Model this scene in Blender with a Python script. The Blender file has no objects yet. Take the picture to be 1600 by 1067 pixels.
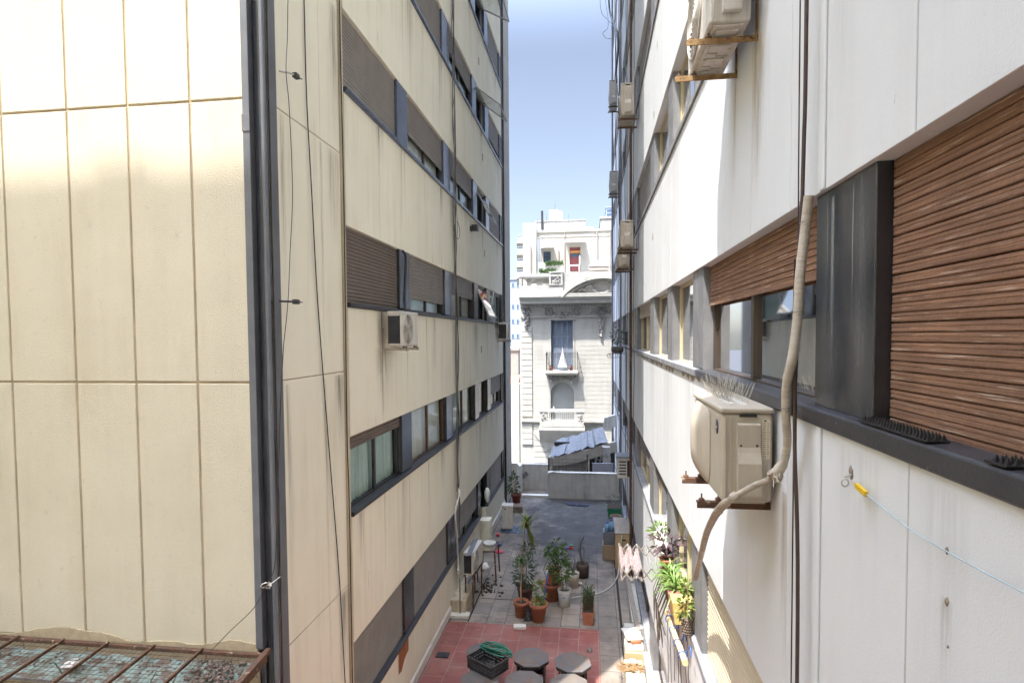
import bpy, bmesh, math, random
from mathutils import Vector, Matrix
random.seed(7)
PI = math.pi
R = math.radians
SC = bpy.context.scene
COL = SC.collection

# ------------------------------------------------------------------ materials
def srgb(r, g, b):
    f = lambda c: (c / 255) / 12.92 if c / 255 <= .04045 else ((c / 255 + .055) / 1.055) ** 2.4
    return (f(r), f(g), f(b), 1)

class NT:
    def __init__(s, m):
        s.t = m.node_tree; s.n = s.t.nodes; s.l = s.t.links
    def new(s, ty, **kw):
        nd = s.n.new(ty)
        for k, v in kw.items():
            if k.startswith('i_'):
                nd.inputs[k[2:].replace('_', ' ')].default_value = v
            else:
                setattr(nd, k, v)
        return nd
    def link(s, a, b): s.l.new(a, b)
    def noise(s, vec, scale, detail=5, rough=.6, mapscale=None, dist=0.0):
        if mapscale:
            mp = s.new('ShaderNodeMapping'); mp.inputs['Scale'].default_value = mapscale
            s.link(vec, mp.inputs['Vector']); vec = mp.outputs['Vector']
        nz = s.new('ShaderNodeTexNoise')
        nz.inputs['Scale'].default_value = scale; nz.inputs['Detail'].default_value = detail
        nz.inputs['Roughness'].default_value = rough; nz.inputs['Distortion'].default_value = dist
        s.link(vec, nz.inputs['Vector']); return nz.outputs['Fac']
    def ramp(s, fac, a, b, ca=(0, 0, 0, 1), cb=(1, 1, 1, 1)):
        r = s.new('ShaderNodeValToRGB'); e = r.color_ramp.elements
        e[0].position = a; e[0].color = ca; e[1].position = b; e[1].color = cb
        s.link(fac, r.inputs['Fac']); return r.outputs['Color']
    def mix(s, fac, a, b):
        m = s.new('ShaderNodeMix', data_type='RGBA')
        for sock, v in ((m.inputs[0], fac), (m.inputs[6], a), (m.inputs[7], b)):
            if isinstance(v, (int, float)): sock.default_value = v
            elif isinstance(v, tuple): sock.default_value = v
            else: s.link(v, sock)
        return m.outputs[2]
    def math(s, op, a, b=0.0):
        m = s.new('ShaderNodeMath', operation=op)
        for sock, v in ((m.inputs[0], a), (m.inputs[1], b)):
            if isinstance(v, (int, float)): sock.default_value = v
            else: s.link(v, sock)
        return m.outputs[0]

MATS = {}
def mat(name, c, c2=None, scale=3.0, rough=.7, bump=.0, bscale=60., streak=None, streak_amt=.5, streak_w=7.,
        spots=None, spot_scale=14., spot_lo=.62, spot_hi=.68, spot_map=(1, 1, 1), metal=0., spec=.5, grain=None, fine=.12, sd=.25):
    """base colour c blotched with c2, optional vertical rain and reflection streaks, spots/flaking, fine grain, bump"""
    if name in MATS: return MATS[name]
    m = bpy.data.materials.new(name); m.use_nodes = True
    T = NT(m); b = T.n['Principled BSDF']
    pos = T.new('ShaderNodeNewGeometry').outputs['Position']
    col = tuple(c)
    if c2 is None: c2 = tuple(x * .8 for x in c[:3]) + (1,)
    f = T.ramp(T.noise(pos, scale, 6, .62), .32, .72)
    colr = T.mix(f, col, tuple(c2))
    if grain:                                   # stretched grain (wood, brushed metal)
        g = T.ramp(T.noise(pos, grain[3], 4, .7, grain[:3]), .35, .7)
        colr = T.mix(g, colr, grain[4])
    if fine:
        fn = T.ramp(T.noise(pos, 90, 3, .7), .3, .7)
        colr = T.mix(T.math('MULTIPLY', fn, fine), colr, tuple(x * .55 for x in c[:3]) + (1,))
    if streak:
        s1 = T.noise(pos, 1.0, 5, .65, (streak_w, streak_w, sd))
        s2 = T.noise(pos, .9, 3, .6)
        sf = T.math('MULTIPLY', T.ramp(s1, .47, .72), T.ramp(s2, .35, .65))
        colr = T.mix(T.math('MULTIPLY', sf, streak_amt), colr, streak)
    if spots:
        sf = T.ramp(T.noise(pos, spot_scale, 5, .62, spot_map), spot_lo, spot_hi)
        colr = T.mix(sf, colr, spots)
    T.link(colr, b.inputs['Base Color'])
    b.inputs['Roughness'].default_value = rough; b.inputs['Metallic'].default_value = metal
    b.inputs['Specular IOR Level'].default_value = spec
    if bump:
        bp = T.new('ShaderNodeBump'); bp.inputs['Strength'].default_value = bump; bp.inputs['Distance'].default_value = .01
        T.link(T.noise(pos, bscale, 4, .65), bp.inputs['Height']); T.link(bp.outputs['Normal'], b.inputs['Normal'])
    MATS[name] = m
    return m

def glass_mat(name, tint, refl=.16, ior=1.5):
    if name in MATS: return MATS[name]
    m = bpy.data.materials.new(name); m.use_nodes = True
    T = NT(m); T.n.remove(T.n['Principled BSDF'])
    tr = T.new('ShaderNodeBsdfTransparent'); tr.inputs['Color'].default_value = tint
    gl = T.new('ShaderNodeBsdfGlossy'); gl.inputs['Roughness'].default_value = .03
    lw = T.new('ShaderNodeFresnel'); lw.inputs['IOR'].default_value = ior
    fac = T.math('ADD', lw.outputs[0], refl)
    pos = T.new('ShaderNodeNewGeometry').outputs['Position']
    dirt = T.ramp(T.noise(pos, 5, 5, .7), .5, .8)
    df = T.new('ShaderNodeBsdfDiffuse'); df.inputs['Color'].default_value = (.4, .39, .36, 1)
    mx = T.new('ShaderNodeMixShader'); T.link(fac, mx.inputs[0]); T.link(tr.outputs[0], mx.inputs[1]); T.link(gl.outputs[0], mx.inputs[2])
    m2 = T.new('ShaderNodeMixShader'); T.link(T.math('MULTIPLY', dirt, .12), m2.inputs[0])
    T.link(mx.outputs[0], m2.inputs[1]); T.link(df.outputs[0], m2.inputs[2])
    T.link(m2.outputs[0], T.n['Material Output'].inputs['Surface'])
    MATS[name] = m; return m

C = dict
CREAM = mat('cream stucco', (.87, .83, .675, 1), (.82, .775, .62, 1), 1.1, .88, .4, 160, (.42, .35, .24, 1), .34, 5.0, fine=.06,
            spots=(.50, .43, .31, 1), spot_scale=5, spot_lo=.70, spot_hi=.80, spot_map=(1, 1, .25))
CREAMF = mat('cream roughcast', (.665, .595, .45, 1), (.61, .54, .40, 1), 1.0, .92, 1.0, 70, (.40, .33, .21, 1), .34, 2.6, fine=.28,
             spots=(.52, .465, .36, 1), spot_scale=11, spot_lo=.62, spot_hi=.74)
JOINT = mat('cement joint', (.46, .36, .22, 1), (.22, .17, .11, 1), 2.2, .95, .5, 90)
GREYW = mat('grey weathered render', (.50, .47, .42, 1), (.36, .34, .31, 1), 2, .9, .4, 90, (.16, .15, .14, 1), .65, 9)
WHITE = mat('white wall paint', (.675, .693, .71, 1), (.63, .645, .66, 1), 1.3, .62, .18, 130, (.46, .43, .38, 1), .20, 7.0, fine=.07,
            spots=(.45, .38, .30, 1), spot_scale=26, spot_lo=.735, spot_hi=.765, spot_map=(1, 1, .35))
WJOINT = mat('grey joint', (.42, .38, .35, 1), (.28, .25, .23, 1), 5, .9)
DARKP = mat('dark grey gloss paint', (.022, .024, .030, 1), (.036, .039, .047, 1), 4, .20, .10, 25, (.20, .20, .20, 1), .5, 9, spec=.8)  # pale streaks paint vertical reflections into the gloss
SKYREFL = mat('sky tinted dark gloss paint', (.05, .065, .105, 1), (.075, .09, .135, 1), 4, .25, .1, 25, (.2, .21, .24, 1), .4, 9, spec=.8)  # blue base paints the sky's reflection onto upper piers and sills
DARKR = mat('charcoal sill paint', (.028, .028, .033, 1), (.05, .05, .055, 1), 5, .42, .25, 60, spots=(.22, .21, .2, 1), spot_scale=22, spot_lo=.68, spot_hi=.74)
GREYP = mat('weathered grey paint', (.20, .20, .205, 1), (.13, .13, .14, 1), 4, .5, .15, 50, (.3, .29, .27, 1), .6, 9)
SILLG = mat('grey cement sill', (.25, .255, .27, 1), (.16, .16, .17, 1), 6, .8, .4, 80, spots=(.42, .40, .37, 1), spot_scale=9, spot_lo=.6, spot_hi=.7)
WOOD = mat('weathered wooden slats', (.32, .17, .098, 1), (.185, .10, .06, 1), 2.2, .82, .5, 50,
           grain=(38, .8, 38, 2.6, (.12, .062, .04, 1)), spots=(.50, .39, .31, 1), spot_scale=3.0, spot_lo=.59, spot_hi=.70, spot_map=(9, 1.0, 30))
BROWNS = mat('brown plastic slats', (.19, .145, .115, 1), (.14, .11, .09, 1), 3, .6, .1, 60, (.2, .18, .15, 1), .4, 5)
GREYS = mat('taupe plastic slats', (.30, .27, .24, 1), (.235, .21, .185, 1), 3, .6, .1, 60, (.1, .09, .08, 1), .4, 5)
CREAMS = mat('beige ribbed slats', (.52, .44, .32, 1), (.46, .39, .28, 1), 3, .6, .1, 60)
ALU = mat('brown window frame', (.06, .042, .032, 1), None, 4, .45)
BRONZ = mat('reddish window frame', (.12, .06, .035, 1), None, 4, .45)
CREAMFR = mat('pale yellow window frame', (.55, .47, .30, 1), (.45, .37, .23, 1), 4, .5)
GREYFR = mat('grey window frame', (.30, .30, .30, 1), None, 4, .5)
GLASS = glass_mat('window glass', (.94, .97, .95, 1), .04, 1.3)
GLASSB = glass_mat('clear glass', (.97, .98, .98, 1), .04, 1.16)
CURTG = mat('green curtain', (.72, .86, .80, 1), (.62, .75, .70, 1), 2, .9, grain=(1, 14, .3, 2, (.36, .46, .42, 1)))
CURTW = mat('pale curtain', (.90, .90, .82, 1), (.86, .86, .77, 1), 2, .9, grain=(1, 9, .2, 2, (.70, .70, .62, 1)))
CURTG2 = mat('green blind', (.30, .38, .22, 1), (.25, .33, .19, 1), 2, .9)
INTER = mat('dark interior', (.05, .048, .045, 1), (.03, .03, .03, 1), 1, .9)
ACB = mat('beige painted steel', (.47, .415, .335, 1), (.41, .36, .29, 1), 6, .55, .1, 60, (.26, .215, .16, 1), .6, 12,
          spots=(.30, .24, .17, 1), spot_scale=20, spot_lo=.68, spot_hi=.76)
ACW = mat('off white painted steel', (.66, .63, .56, 1), (.58, .55, .48, 1), 6, .5, .05, 40, (.30, .27, .22, 1), .6, 14)
ACG = mat('dusty grey steel', (.42, .41, .385, 1), (.34, .33, .31, 1), 6, .6, .1, 40, (.2, .19, .17, 1), .6, 14)
ACD = mat('dirty white steel', (.60, .575, .52, 1), (.50, .47, .42, 1), 7, .55, .15, 40, (.25, .2, .16, 1), .7, 20,
          spots=(.16, .08, .05, 1), spot_scale=22, spot_lo=.68, spot_hi=.73)
COIL = mat('dark condenser fins', (.035, .037, .04, 1), (.06, .06, .06, 1), 8, .6)
RUST = mat('rusty steel', (.135, .062, .032, 1), (.06, .04, .028, 1), 14, .85, .5, 80, spots=(.36, .27, .18, 1), spot_scale=18, spot_lo=.6, spot_hi=.68)
RUSTY = mat('ochre rusted angle', (.38, .25, .10, 1), (.17, .08, .04, 1), 20, .85, .5, 80, spots=(.10, .04, .03, 1), spot_scale=30, spot_lo=.56, spot_hi=.64)
BROWNP = mat('dark brown cable jacket', (.045, .024, .02, 1), (.07, .045, .04, 1), 9, .5)
BLACK = mat('black rubber', (.012, .012, .013, 1), (.02, .02, .02, 1), 9, .5)
BLACKW = mat('black worn plastic', (.018, .018, .019, 1), (.045, .043, .04, 1), 8, .45, .2, 60)
CABG = mat('grey cable', (.16, .155, .15, 1), None, 9, .6)
CABW = mat('white cable', (.62, .60, .56, 1), None, 9, .6)
TAPE = mat('beige pipe wrap', (.60, .545, .47, 1), (.47, .42, .36, 1), 7, .8, .6, 45, grain=(3, 3, 26, 2, (.40, .35, .29, 1)), spots=(.28, .24, .19, 1), spot_scale=16, spot_lo=.64, spot_hi=.74)
TAPEB = mat('brown pipe wrap', (.50, .43, .345, 1), (.37, .31, .24, 1), 10, .75, .5, 45, grain=(3, 3, 30, 2, (.25, .2, .15, 1)))
METALP = mat('grey painted downpipe', (.10, .105, .12, 1), (.14, .145, .16, 1), 4, .3, .08, 40, (.22, .21, .2, 1), .5, 9, spec=.7)
GALV = mat('galvanised sheet', (.17, .18, .20, 1), (.10, .105, .12, 1), 5, .6, .2, 30, spots=(.15, .16, .19, 1), spot_scale=6, spot_lo=.58, spot_hi=.7)
CONC = mat('stained concrete', (.56, .54, .49, 1), (.42, .40, .365, 1), 2.4, .92, .4, 70, (.11, .105, .095, 1), .8, 5,
           spots=(.50, .49, .48, 1), spot_scale=1.8, spot_lo=.6, spot_hi=.66)
STONE = mat('pale facade stone', (.44, .42, .37, 1), (.375, .355, .305, 1), .9, .9, .2, 40, (.20, .185, .16, 1), .42, 3)
STONED = mat('sooty carved stone', (.36, .34, .31, 1), (.24, .225, .205, 1), 3, .95, .4, 30, (.16, .15, .14, 1), .8, 4)
PARAST = mat('lichen grey parapet stone', (.38, .37, .335, 1), (.30, .29, .265, 1), 1.6, .95, .3, 30, (.25, .24, .22, 1), .75, 4)
WHITEB = mat('cream white render', (.44, .415, .35, 1), (.40, .375, .315, 1), .6, .9, .1, 30, (.62, .57, .48, 1), .35, 3)
PINKW = mat('pale grey render', (.38, .365, .345, 1), (.34, .325, .31, 1), .6, .9, .1, 30, (.40, .38, .35, 1), .4, 3)
REDD = mat('dusty red door', (.33, .09, .09, 1), (.28, .075, .075, 1), 3, .6)
ORNG = mat('orange awning canvas', (.65, .30, .09, 1), None, 5, .8)
SHUTB = mat('blue grey shutters', (.21, .245, .30, 1), (.17, .20, .25, 1), 3, .7, streak=(.33, .34, .36, 1), streak_amt=.5)
ROLLG = mat('grey roller shutter', (.43, .44, .42, 1), (.36, .37, .355, 1), 2, .6)
IRON = mat('black wrought iron', (.03, .03, .032, 1), None, 5, .5)
TERRA = mat('terracotta', (.40, .14, .07, 1), (.30, .105, .055, 1), 7, .8, .2, 40, spots=(.5, .33, .25, 1), spot_scale=8, spot_lo=.66, spot_hi=.74)
SOIL = mat('potting soil', (.035, .025, .018, 1), (.07, .05, .035, 1), 30, .95, .8, 60)
LEAF = mat('dark green leaves', (.045, .085, .022, 1), (.075, .13, .032, 1), 9, .45)
LEAFY = mat('yellow green leaves', (.10, .15, .025, 1), (.18, .22, .04, 1), 9, .45)
LEAFB = mat('grey green leaves', (.05, .09, .055, 1), (.09, .13, .08, 1), 9, .5)
LEAFL = mat('light green strap leaves', (.09, .165, .03, 1), (.16, .24, .06, 1), 9, .4)
LEAFP = mat('purple leaves', (.05, .025, .034, 1), (.11, .075, .08, 1), 9, .45)
LEAFD = mat('dry leaves', (.22, .12, .05, 1), (.32, .20, .09, 1), 9, .7)
BARK = mat('tan cane stem', (.34, .24, .13, 1), (.24, .17, .09, 1), 12, .85)
TWIG = mat('brown twigs', (.10, .07, .045, 1), None, 9, .9)
PLASW = mat('scuffed white plastic', (.70, .69, .66, 1), (.55, .53, .48, 1), 6, .5, .1, 30, (.32, .28, .2, 1), .5, 12)
BLUEP = mat('blue plastic', (.04, .13, .42, 1), None, 6, .4)
BLUEPALE = mat('pale blue plastic', (.24, .42, .66, 1), None, 6, .4)
REDP = mat('red plastic', (.55, .03, .06, 1), None, 6, .4)
GREENP = mat('green plastic', (.02, .16, .07, 1), (.03, .2, .1, 1), 6, .4)
GREENH = mat('green garden hose', (.03, .19, .12, 1), (.02, .12, .08, 1), 6, .4)
YELL = mat('yellow plastic', (.75, .48, .02, 1), None, 6, .4)
NAVY = mat('dark blue tarpaulin', (.025, .035, .07, 1), (.05, .06, .1, 1), 6, .4, .4, 20)
STEELT = mat('rust blotched iron sheet', (.10, .097, .102, 1), (.155, .128, .10, 1), 3.2, .65, .3, 30, spots=(.15, .085, .045, 1), spot_scale=6, spot_lo=.52, spot_hi=.68)
FIBRE = mat('pale green fibreglass sheet', (.25, .325, .29, 1), (.17, .23, .205, 1), 5, .5, .3, 30, spots=(.13, .10, .08, 1), spot_scale=9, spot_lo=.49, spot_hi=.57)
DEBR = mat('dry leaf litter', (.13, .10, .08, 1), (.24, .2, .17, 1), 30, .95, .9, 50)
TIMBER = mat('grey timber plank', (.38, .33, .27, 1), (.28, .24, .2, 1), 3, .85, .3, 40, grain=(30, 1, 30, 2, (.22, .19, .16, 1)))
PINE = mat('peeled pale wood', (.68, .53, .32, 1), (.55, .36, .17, 1), 5, .8, .3, 40, spots=(.28, .13, .05, 1), spot_scale=8, spot_lo=.62, spot_hi=.66)
PLY = mat('honey coloured board', (.55, .40, .22, 1), (.48, .33, .17, 1), 3, .75, .2, 30)
PAPER = mat('cream plaster block', (.62, .56, .45, 1), (.50, .43, .33, 1), 5, .9, .4, 40)
CARD = mat('white board', (.74, .71, .68, 1), (.66, .63, .60, 1), 3, .8)
BRICKR = mat('red brick block', (.37, .15, .08, 1), (.30, .12, .07, 1), 7, .9, .4, 60)
HOLEB = mat('exposed orange brick', (.46, .17, .06, 1), (.36, .12, .045, 1), 6, .9, .4, 50, grain=(1, 12, 1, 2, (.22, .08, .04, 1)))
CLOTH = mat('pink patterned cloth', (.30, .235, .225, 1), (.10, .06, .065, 1), 26, .9)
WIRE = mat('bright steel wire', (.55, .52, .46, 1), (.42, .39, .34, 1), 9, .4, metal=.3)
LINE = mat('pale blue cord', (.36, .50, .55, 1), None, 9, .6)
STICK = mat('cream sticker', (.62, .55, .42, 1), (.56, .49, .37, 1), 9, .6)
BADGE = mat('navy badge', (.02, .025, .06, 1), (.03, .035, .07, 1), 9, .3)
INKW = mat('silver lettering', (.66, .66, .64, 1), None, 9, .4)
INKB = mat('dark printed ink', (.05, .05, .05, 1), None, 9, .6)
INKBL = mat('blue printed ink', (.08, .16, .42, 1), None, 9, .6)
SKIRT = mat('white skirting paint', (.70, .67, .6, 1), (.6, .56, .5, 1), 5, .8, .2, 40)
BLUEW = mat('blue grey render', (.32, .35, .40, 1), (.29, .32, .37, 1), .8, .8)
BLUEG = mat('blue window glass', (.07, .11, .17, 1), (.1, .15, .22, 1), 1, .15)
ROOFT = mat('red roof tiles', (.44, .16, .09, 1), (.34, .12, .07, 1), 3, .9)
DULLB = mat('dull brown render', (.36, .30, .25, 1), (.27, .23, .2, 1), 2, .9, streak=(.2, .17, .14, 1))
PATCH = mat('damp cement patch', (.47, .385, .25, 1), (.36, .29, .19, 1), 14, .95, .6, 60)

def floor_mat(name, ca, cb, mortar, cdark=None, red=False):
    m = bpy.data.materials.new(name); m.use_nodes = True
    T = NT(m); b = T.n['Principled BSDF']
    pos = T.new('ShaderNodeNewGeometry').outputs['Position']
    wob = T.new('ShaderNodeTexNoise'); wob.inputs['Scale'].default_value = 1.3; T.link(pos, wob.inputs['Vector'])
    wv = T.new('ShaderNodeVectorMath', operation='SCALE'); T.link(wob.outputs['Color'], wv.inputs[0]); wv.inputs['Scale'].default_value = .035
    ad = T.new('ShaderNodeVectorMath', operation='ADD'); T.link(pos, ad.inputs[0]); T.link(wv.outputs[0], ad.inputs[1])
    sx = T.new('ShaderNodeSeparateXYZ'); T.link(ad.outputs[0], sx.inputs[0])
    cb_ = T.new('ShaderNodeCombineXYZ'); T.link(sx.outputs['Y'], cb_.inputs['X']); T.link(T.math('ADD', sx.outputs['X'], .27), cb_.inputs['Y'])
    br = T.new('ShaderNodeTexBrick', offset=.37, squash=1.0)
    T.link(cb_.outputs[0], br.inputs['Vector'])
    for k, v in (('Scale', 1.), ('Mortar Size', .009), ('Mortar Smooth', .1), ('Brick Width', .56), ('Row Height', .415), ('Bias', 0.)):
        br.inputs[k].default_value = v
    br.inputs['Color1'].default_value = ca; br.inputs['Color2'].default_value = cb; br.inputs['Mortar'].default_value = mortar
    col = br.outputs['Color']
    n1 = T.ramp(T.noise(pos, 1.1, 6, .65), .36, .66)
    col = T.mix(T.math('MULTIPLY', n1, .6), col, tuple(x * .42 for x in ca[:3]) + (1,))
    n2 = T.ramp(T.noise(pos, 4.5, 6, .7), .5, .68); col = T.mix(T.math('MULTIPLY', n2, .45), col, tuple(x * .45 for x in ca[:3]) + (1,))
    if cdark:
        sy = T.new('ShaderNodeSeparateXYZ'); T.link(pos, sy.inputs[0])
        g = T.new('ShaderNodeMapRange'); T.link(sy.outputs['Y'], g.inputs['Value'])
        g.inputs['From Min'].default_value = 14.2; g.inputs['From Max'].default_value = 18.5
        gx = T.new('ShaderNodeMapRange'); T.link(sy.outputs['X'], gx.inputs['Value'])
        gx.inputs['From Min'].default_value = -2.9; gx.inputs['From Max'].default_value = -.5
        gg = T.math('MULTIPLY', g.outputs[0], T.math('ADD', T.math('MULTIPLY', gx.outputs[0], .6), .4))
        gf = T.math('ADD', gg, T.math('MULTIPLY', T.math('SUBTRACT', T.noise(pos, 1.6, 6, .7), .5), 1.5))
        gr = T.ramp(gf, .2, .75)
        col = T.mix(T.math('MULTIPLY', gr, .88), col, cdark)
        lt = T.ramp(T.noise(pos, 2.6, 4, .6), .60, .72)
        col = T.mix(T.math('MULTIPLY', lt, .22), col, (.26, .24, .21, 1))
        dk = T.ramp(T.noise(pos, .75, 6, .72), .52, .66); col = T.mix(T.math('MULTIPLY', dk, .55), col, (.05, .045, .042, 1))
    if red:
        ws = T.ramp(T.noise(pos, 3.1, 6, .7), .60, .74)
        col = T.mix(T.math('MULTIPLY', ws, .6), col, (.36, .24, .20, 1))
        w2 = T.ramp(T.noise(pos, .8, 5, .7), .48, .66); col = T.mix(T.math('MULTIPLY', w2, .4), col, (.30, .20, .17, 1))
    sp = T.ramp(T.noise(pos, 17, 4, .6), .70, .74)
    col = T.mix(T.math('MULTIPLY', sp, .7), col, (.46, .43, .39, 1) if not red else (.5, .36, .31, 1))
    ds = T.ramp(T.noise(pos, 24, 4, .6), .66, .74)
    col = T.mix(T.math('MULTIPLY', ds, .5), col, (.06, .05, .045, 1))
    T.link(col, b.inputs['Base Color'])
    rg = T.ramp(T.noise(pos, 1.6, 5, .7), .3, .7, (.55, .55, .55, 1), (.85, .85, .85, 1)); T.link(rg, b.inputs['Roughness'])
    bp = T.new('ShaderNodeBump'); bp.inputs['Strength'].default_value = .3; bp.inputs['Distance'].default_value = .008
    h = T.noise(pos, 30, 5, .7)
    T.link(h, bp.inputs['Height']); T.link(bp.outputs['Normal'], b.inputs['Normal'])
    return m
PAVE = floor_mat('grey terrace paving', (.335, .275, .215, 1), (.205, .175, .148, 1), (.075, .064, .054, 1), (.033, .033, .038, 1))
REDF = floor_mat('red painted paving', (.33, .098, .074, 1), (.25, .082, .066, 1), (.36, .23, .20, 1), None, True)

# ------------------------------------------------------------------ mesh helpers
class MB:
    """collects shapes; build() links them as ONE mesh object"""
    def __init__(s): s.v = []; s.f = []; s.mi = []; s.sm = []; s.cur = 0; s.mats = []
    def use(s, m):
        if m not in s.mats: s.mats.append(m)
        s.cur = s.mats.index(m); return s
    def add(s, vs, fs, smooth=False):
        o = len(s.v); s.v += [tuple(v) for v in vs]
        for f in fs:
            s.f.append([i + o for i in f]); s.mi.append(s.cur); s.sm.append(smooth)
        return s
    def box(s, x0, x1, y0, y1, z0, z1):
        v = [(x0, y0, z0), (x1, y0, z0), (x1, y1, z0), (x0, y1, z0), (x0, y0, z1), (x1, y0, z1), (x1, y1, z1), (x0, y1, z1)]
        return s.add(v, [(0, 3, 2, 1), (4, 5, 6, 7), (0, 1, 5, 4), (1, 2, 6, 5), (2, 3, 7, 6), (3, 0, 4, 7)])
    def obox(s, c, ax, ay, az):
        c, ax, ay, az = map(Vector, (c, ax, ay, az))
        v = [c + ax * i + ay * j + az * k for k in (-1, 1) for j in (-1, 1) for i in (-1, 1)]
        return s.add(v, [(0, 2, 3, 1), (4, 5, 7, 6), (0, 1, 5, 4), (1, 3, 7, 5), (3, 2, 6, 7), (2, 0, 4, 6)])
    def bar(s, a, b, w, h=None, up=(0, 0, 1)):
        a, b = Vector(a), Vector(b); d = (b - a); L = d.length
        if L < 1e-6: return s
        d.normalize(); up = Vector(up)
        if abs(d.dot(up)) > .98: up = Vector((0, 1, 0))
        sx = d.cross(up).normalized(); sz = sx.cross(d).normalized(); h = h or w
        return s.obox((a + b) / 2, sx * w / 2, d * L / 2, sz * h / 2)
    def quad(s, a, b, c, d): return s.add([a, b, c, d], [(0, 1, 2, 3)])
    def sheet(s, x0, x1, y0, y1, z): return s.quad((x0, y0, z), (x1, y0, z), (x1, y1, z), (x0, y1, z))
    def prism(s, poly, axis, a, b, smooth=False):
        """poly: 2D points; axis 0: (y,z) along x; 1: (x,z) along y; 2: (x,y) along z"""
        def P(p, t): return ((t, p[0], p[1]), (p[0], t, p[1]), (p[0], p[1], t))[axis]
        n = len(poly); v = [P(p, a) for p in poly] + [P(p, b) for p in poly]
        fs = [(i, (i + 1) % n, n + (i + 1) % n, n + i) for i in range(n)]
        s.add(v, fs, smooth); o = len(s.v)
        s.add([P(p, a) for p in poly], [tuple(range(n - 1, -1, -1))]); s.add([P(p, b) for p in poly], [tuple(range(n))])
        return s
    def tube(s, pts, r, n=8, cap=True):
        pts = [Vector(p) for p in pts]; m = len(pts)
        rs = r if isinstance(r, (list, tuple)) else [r] * m
        ref = Vector((.31, .57, .76)); vs = []
        for i, p in enumerate(pts):
            d = (pts[min(i + 1, m - 1)] - pts[max(i - 1, 0)])
            d = d.normalized() if d.length > 1e-9 else Vector((0, 0, 1))
            if i == 0:
                u = d.cross(ref).normalized()
            else:
                u = (u - d * u.dot(d)); u = u.normalized() if u.length > 1e-6 else d.cross(ref).normalized()
            w = d.cross(u)
            for k in range(n):
                a = 2 * PI * k / n; vs.append(p + (u * math.cos(a) + w * math.sin(a)) * rs[i])
        fs = [(i * n + k, i * n + (k + 1) % n, (i + 1) * n + (k + 1) % n, (i + 1) * n + k) for i in range(m - 1) for k in range(n)]
        s.add(vs, fs, True)
        if cap:
            s.add(vs[:n], [tuple(range(n - 1, -1, -1))]); s.add(vs[-n:], [tuple(range(n))])
        return s
    def lathe(s, prof, c=(0, 0, 0), n=24, smooth=True, sx=1, sy=1):
        vs = [(c[0] + r * sx * math.cos(2 * PI * k / n), c[1] + r * sy * math.sin(2 * PI * k / n), c[2] + z) for r, z in prof for k in range(n)]
        fs = [(i * n + k, i * n + (k + 1) % n, (i + 1) * n + (k + 1) % n, (i + 1) * n + k) for i in range(len(prof) - 1) for k in range(n)]
        return s.add(vs, fs, smooth)
    def disc(s, c, r, n=16, axis=2):
        o = []
        for k in range(n):
            a, b = r * math.cos(2 * PI * k / n), r * math.sin(2 * PI * k / n)
            o.append(((c[0], c[1] + a, c[2] + b), (c[0] + a, c[1], c[2] - b), (c[0] + a, c[1] + b, c[2]))[axis])
        return s.add(o, [tuple(range(n))])
    def ball(s, c, rx, ry=None, rz=None, n=10, m=6, jit=0):
        ry = ry or rx; rz = rz or rx; vs = [(c[0], c[1], c[2] - rz)]
        for i in range(1, m):
            t = -PI / 2 + PI * i / m
            for k in range(n):
                a = 2 * PI * k / n; q = 1 + random.uniform(-jit, jit)
                vs.append((c[0] + rx * q * math.cos(t) * math.cos(a), c[1] + ry * q * math.cos(t) * math.sin(a), c[2] + rz * q * math.sin(t)))
        vs.append((c[0], c[1], c[2] + rz)); L = len(vs) - 1
        fs = [(0, 1 + (k + 1) % n, 1 + k) for k in range(n)]
        for i in range(m - 2):
            fs += [(1 + i * n + k, 1 + i * n + (k + 1) % n, 1 + (i + 1) * n + (k + 1) % n, 1 + (i + 1) * n + k) for k in range(n)]
        b = 1 + (m - 2) * n
        fs += [(b + k, b + (k + 1) % n, L) for k in range(n)]
        return s.add(vs, fs, True)
    def leaf(s, p, d, L, w, nrm=None, droop=0.0, seg=1):
        p = Vector(p); d = Vector(d).normalized()
        sd = d.cross(Vector(nrm) if nrm else Vector((random.uniform(-1, 1), random.uniform(-1, 1), random.uniform(.2, 1))))
        sd = sd.normalized() if sd.length > 1e-4 else Vector((1, 0, 0))
        if seg == 1:
            m = p + d * L * .45; t = p + d * L + Vector((0, 0, -droop * L))
            return s.add([p, m + sd * w / 2, t, m - sd * w / 2], [(0, 1, 2, 3)])
        vs = []
        for i in range(seg + 1):
            u = i / seg; c = p + d * L * u + Vector((0, 0, -droop * L * u * u)); ww = w / 2 * (1 - u) ** .6 * (.6 + .8 * min(u * 3, .5))
            vs += [c + sd * ww, c - sd * ww]
        return s.add(vs, [(2 * i, 2 * i + 2, 2 * i + 3, 2 * i + 1) for i in range(seg)])
    def build(s, name, m=None, parent=None, world=True, bevel=0, smooth=None, seg=2):
        me = bpy.data.meshes.new(name)
        off = Vector((0, 0, 0))
        if parent is not None and world:
            q = parent
            while q is not None: off += Vector(q.location); q = q.parent
        me.from_pydata([tuple(Vector(v) - off) for v in s.v] if off.length else s.v, [], s.f)
        ms = s.mats if s.mats else [m]
        for x in ms: me.materials.append(x)
        me.polygons.foreach_set('material_index', s.mi)
        me.polygons.foreach_set('use_smooth', s.sm if smooth is None else [smooth] * len(s.f))
        me.update()
        o = bpy.data.objects.new(name, me); COL.objects.link(o)
        if parent is not None: o.parent = parent
        if bevel:
            b = o.modifiers.new('bevel', 'BEVEL'); b.width = bevel; b.segments = seg; b.limit_method = 'ANGLE'; b.angle_limit = R(40)
            b.harden_normals = False
        return o

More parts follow.
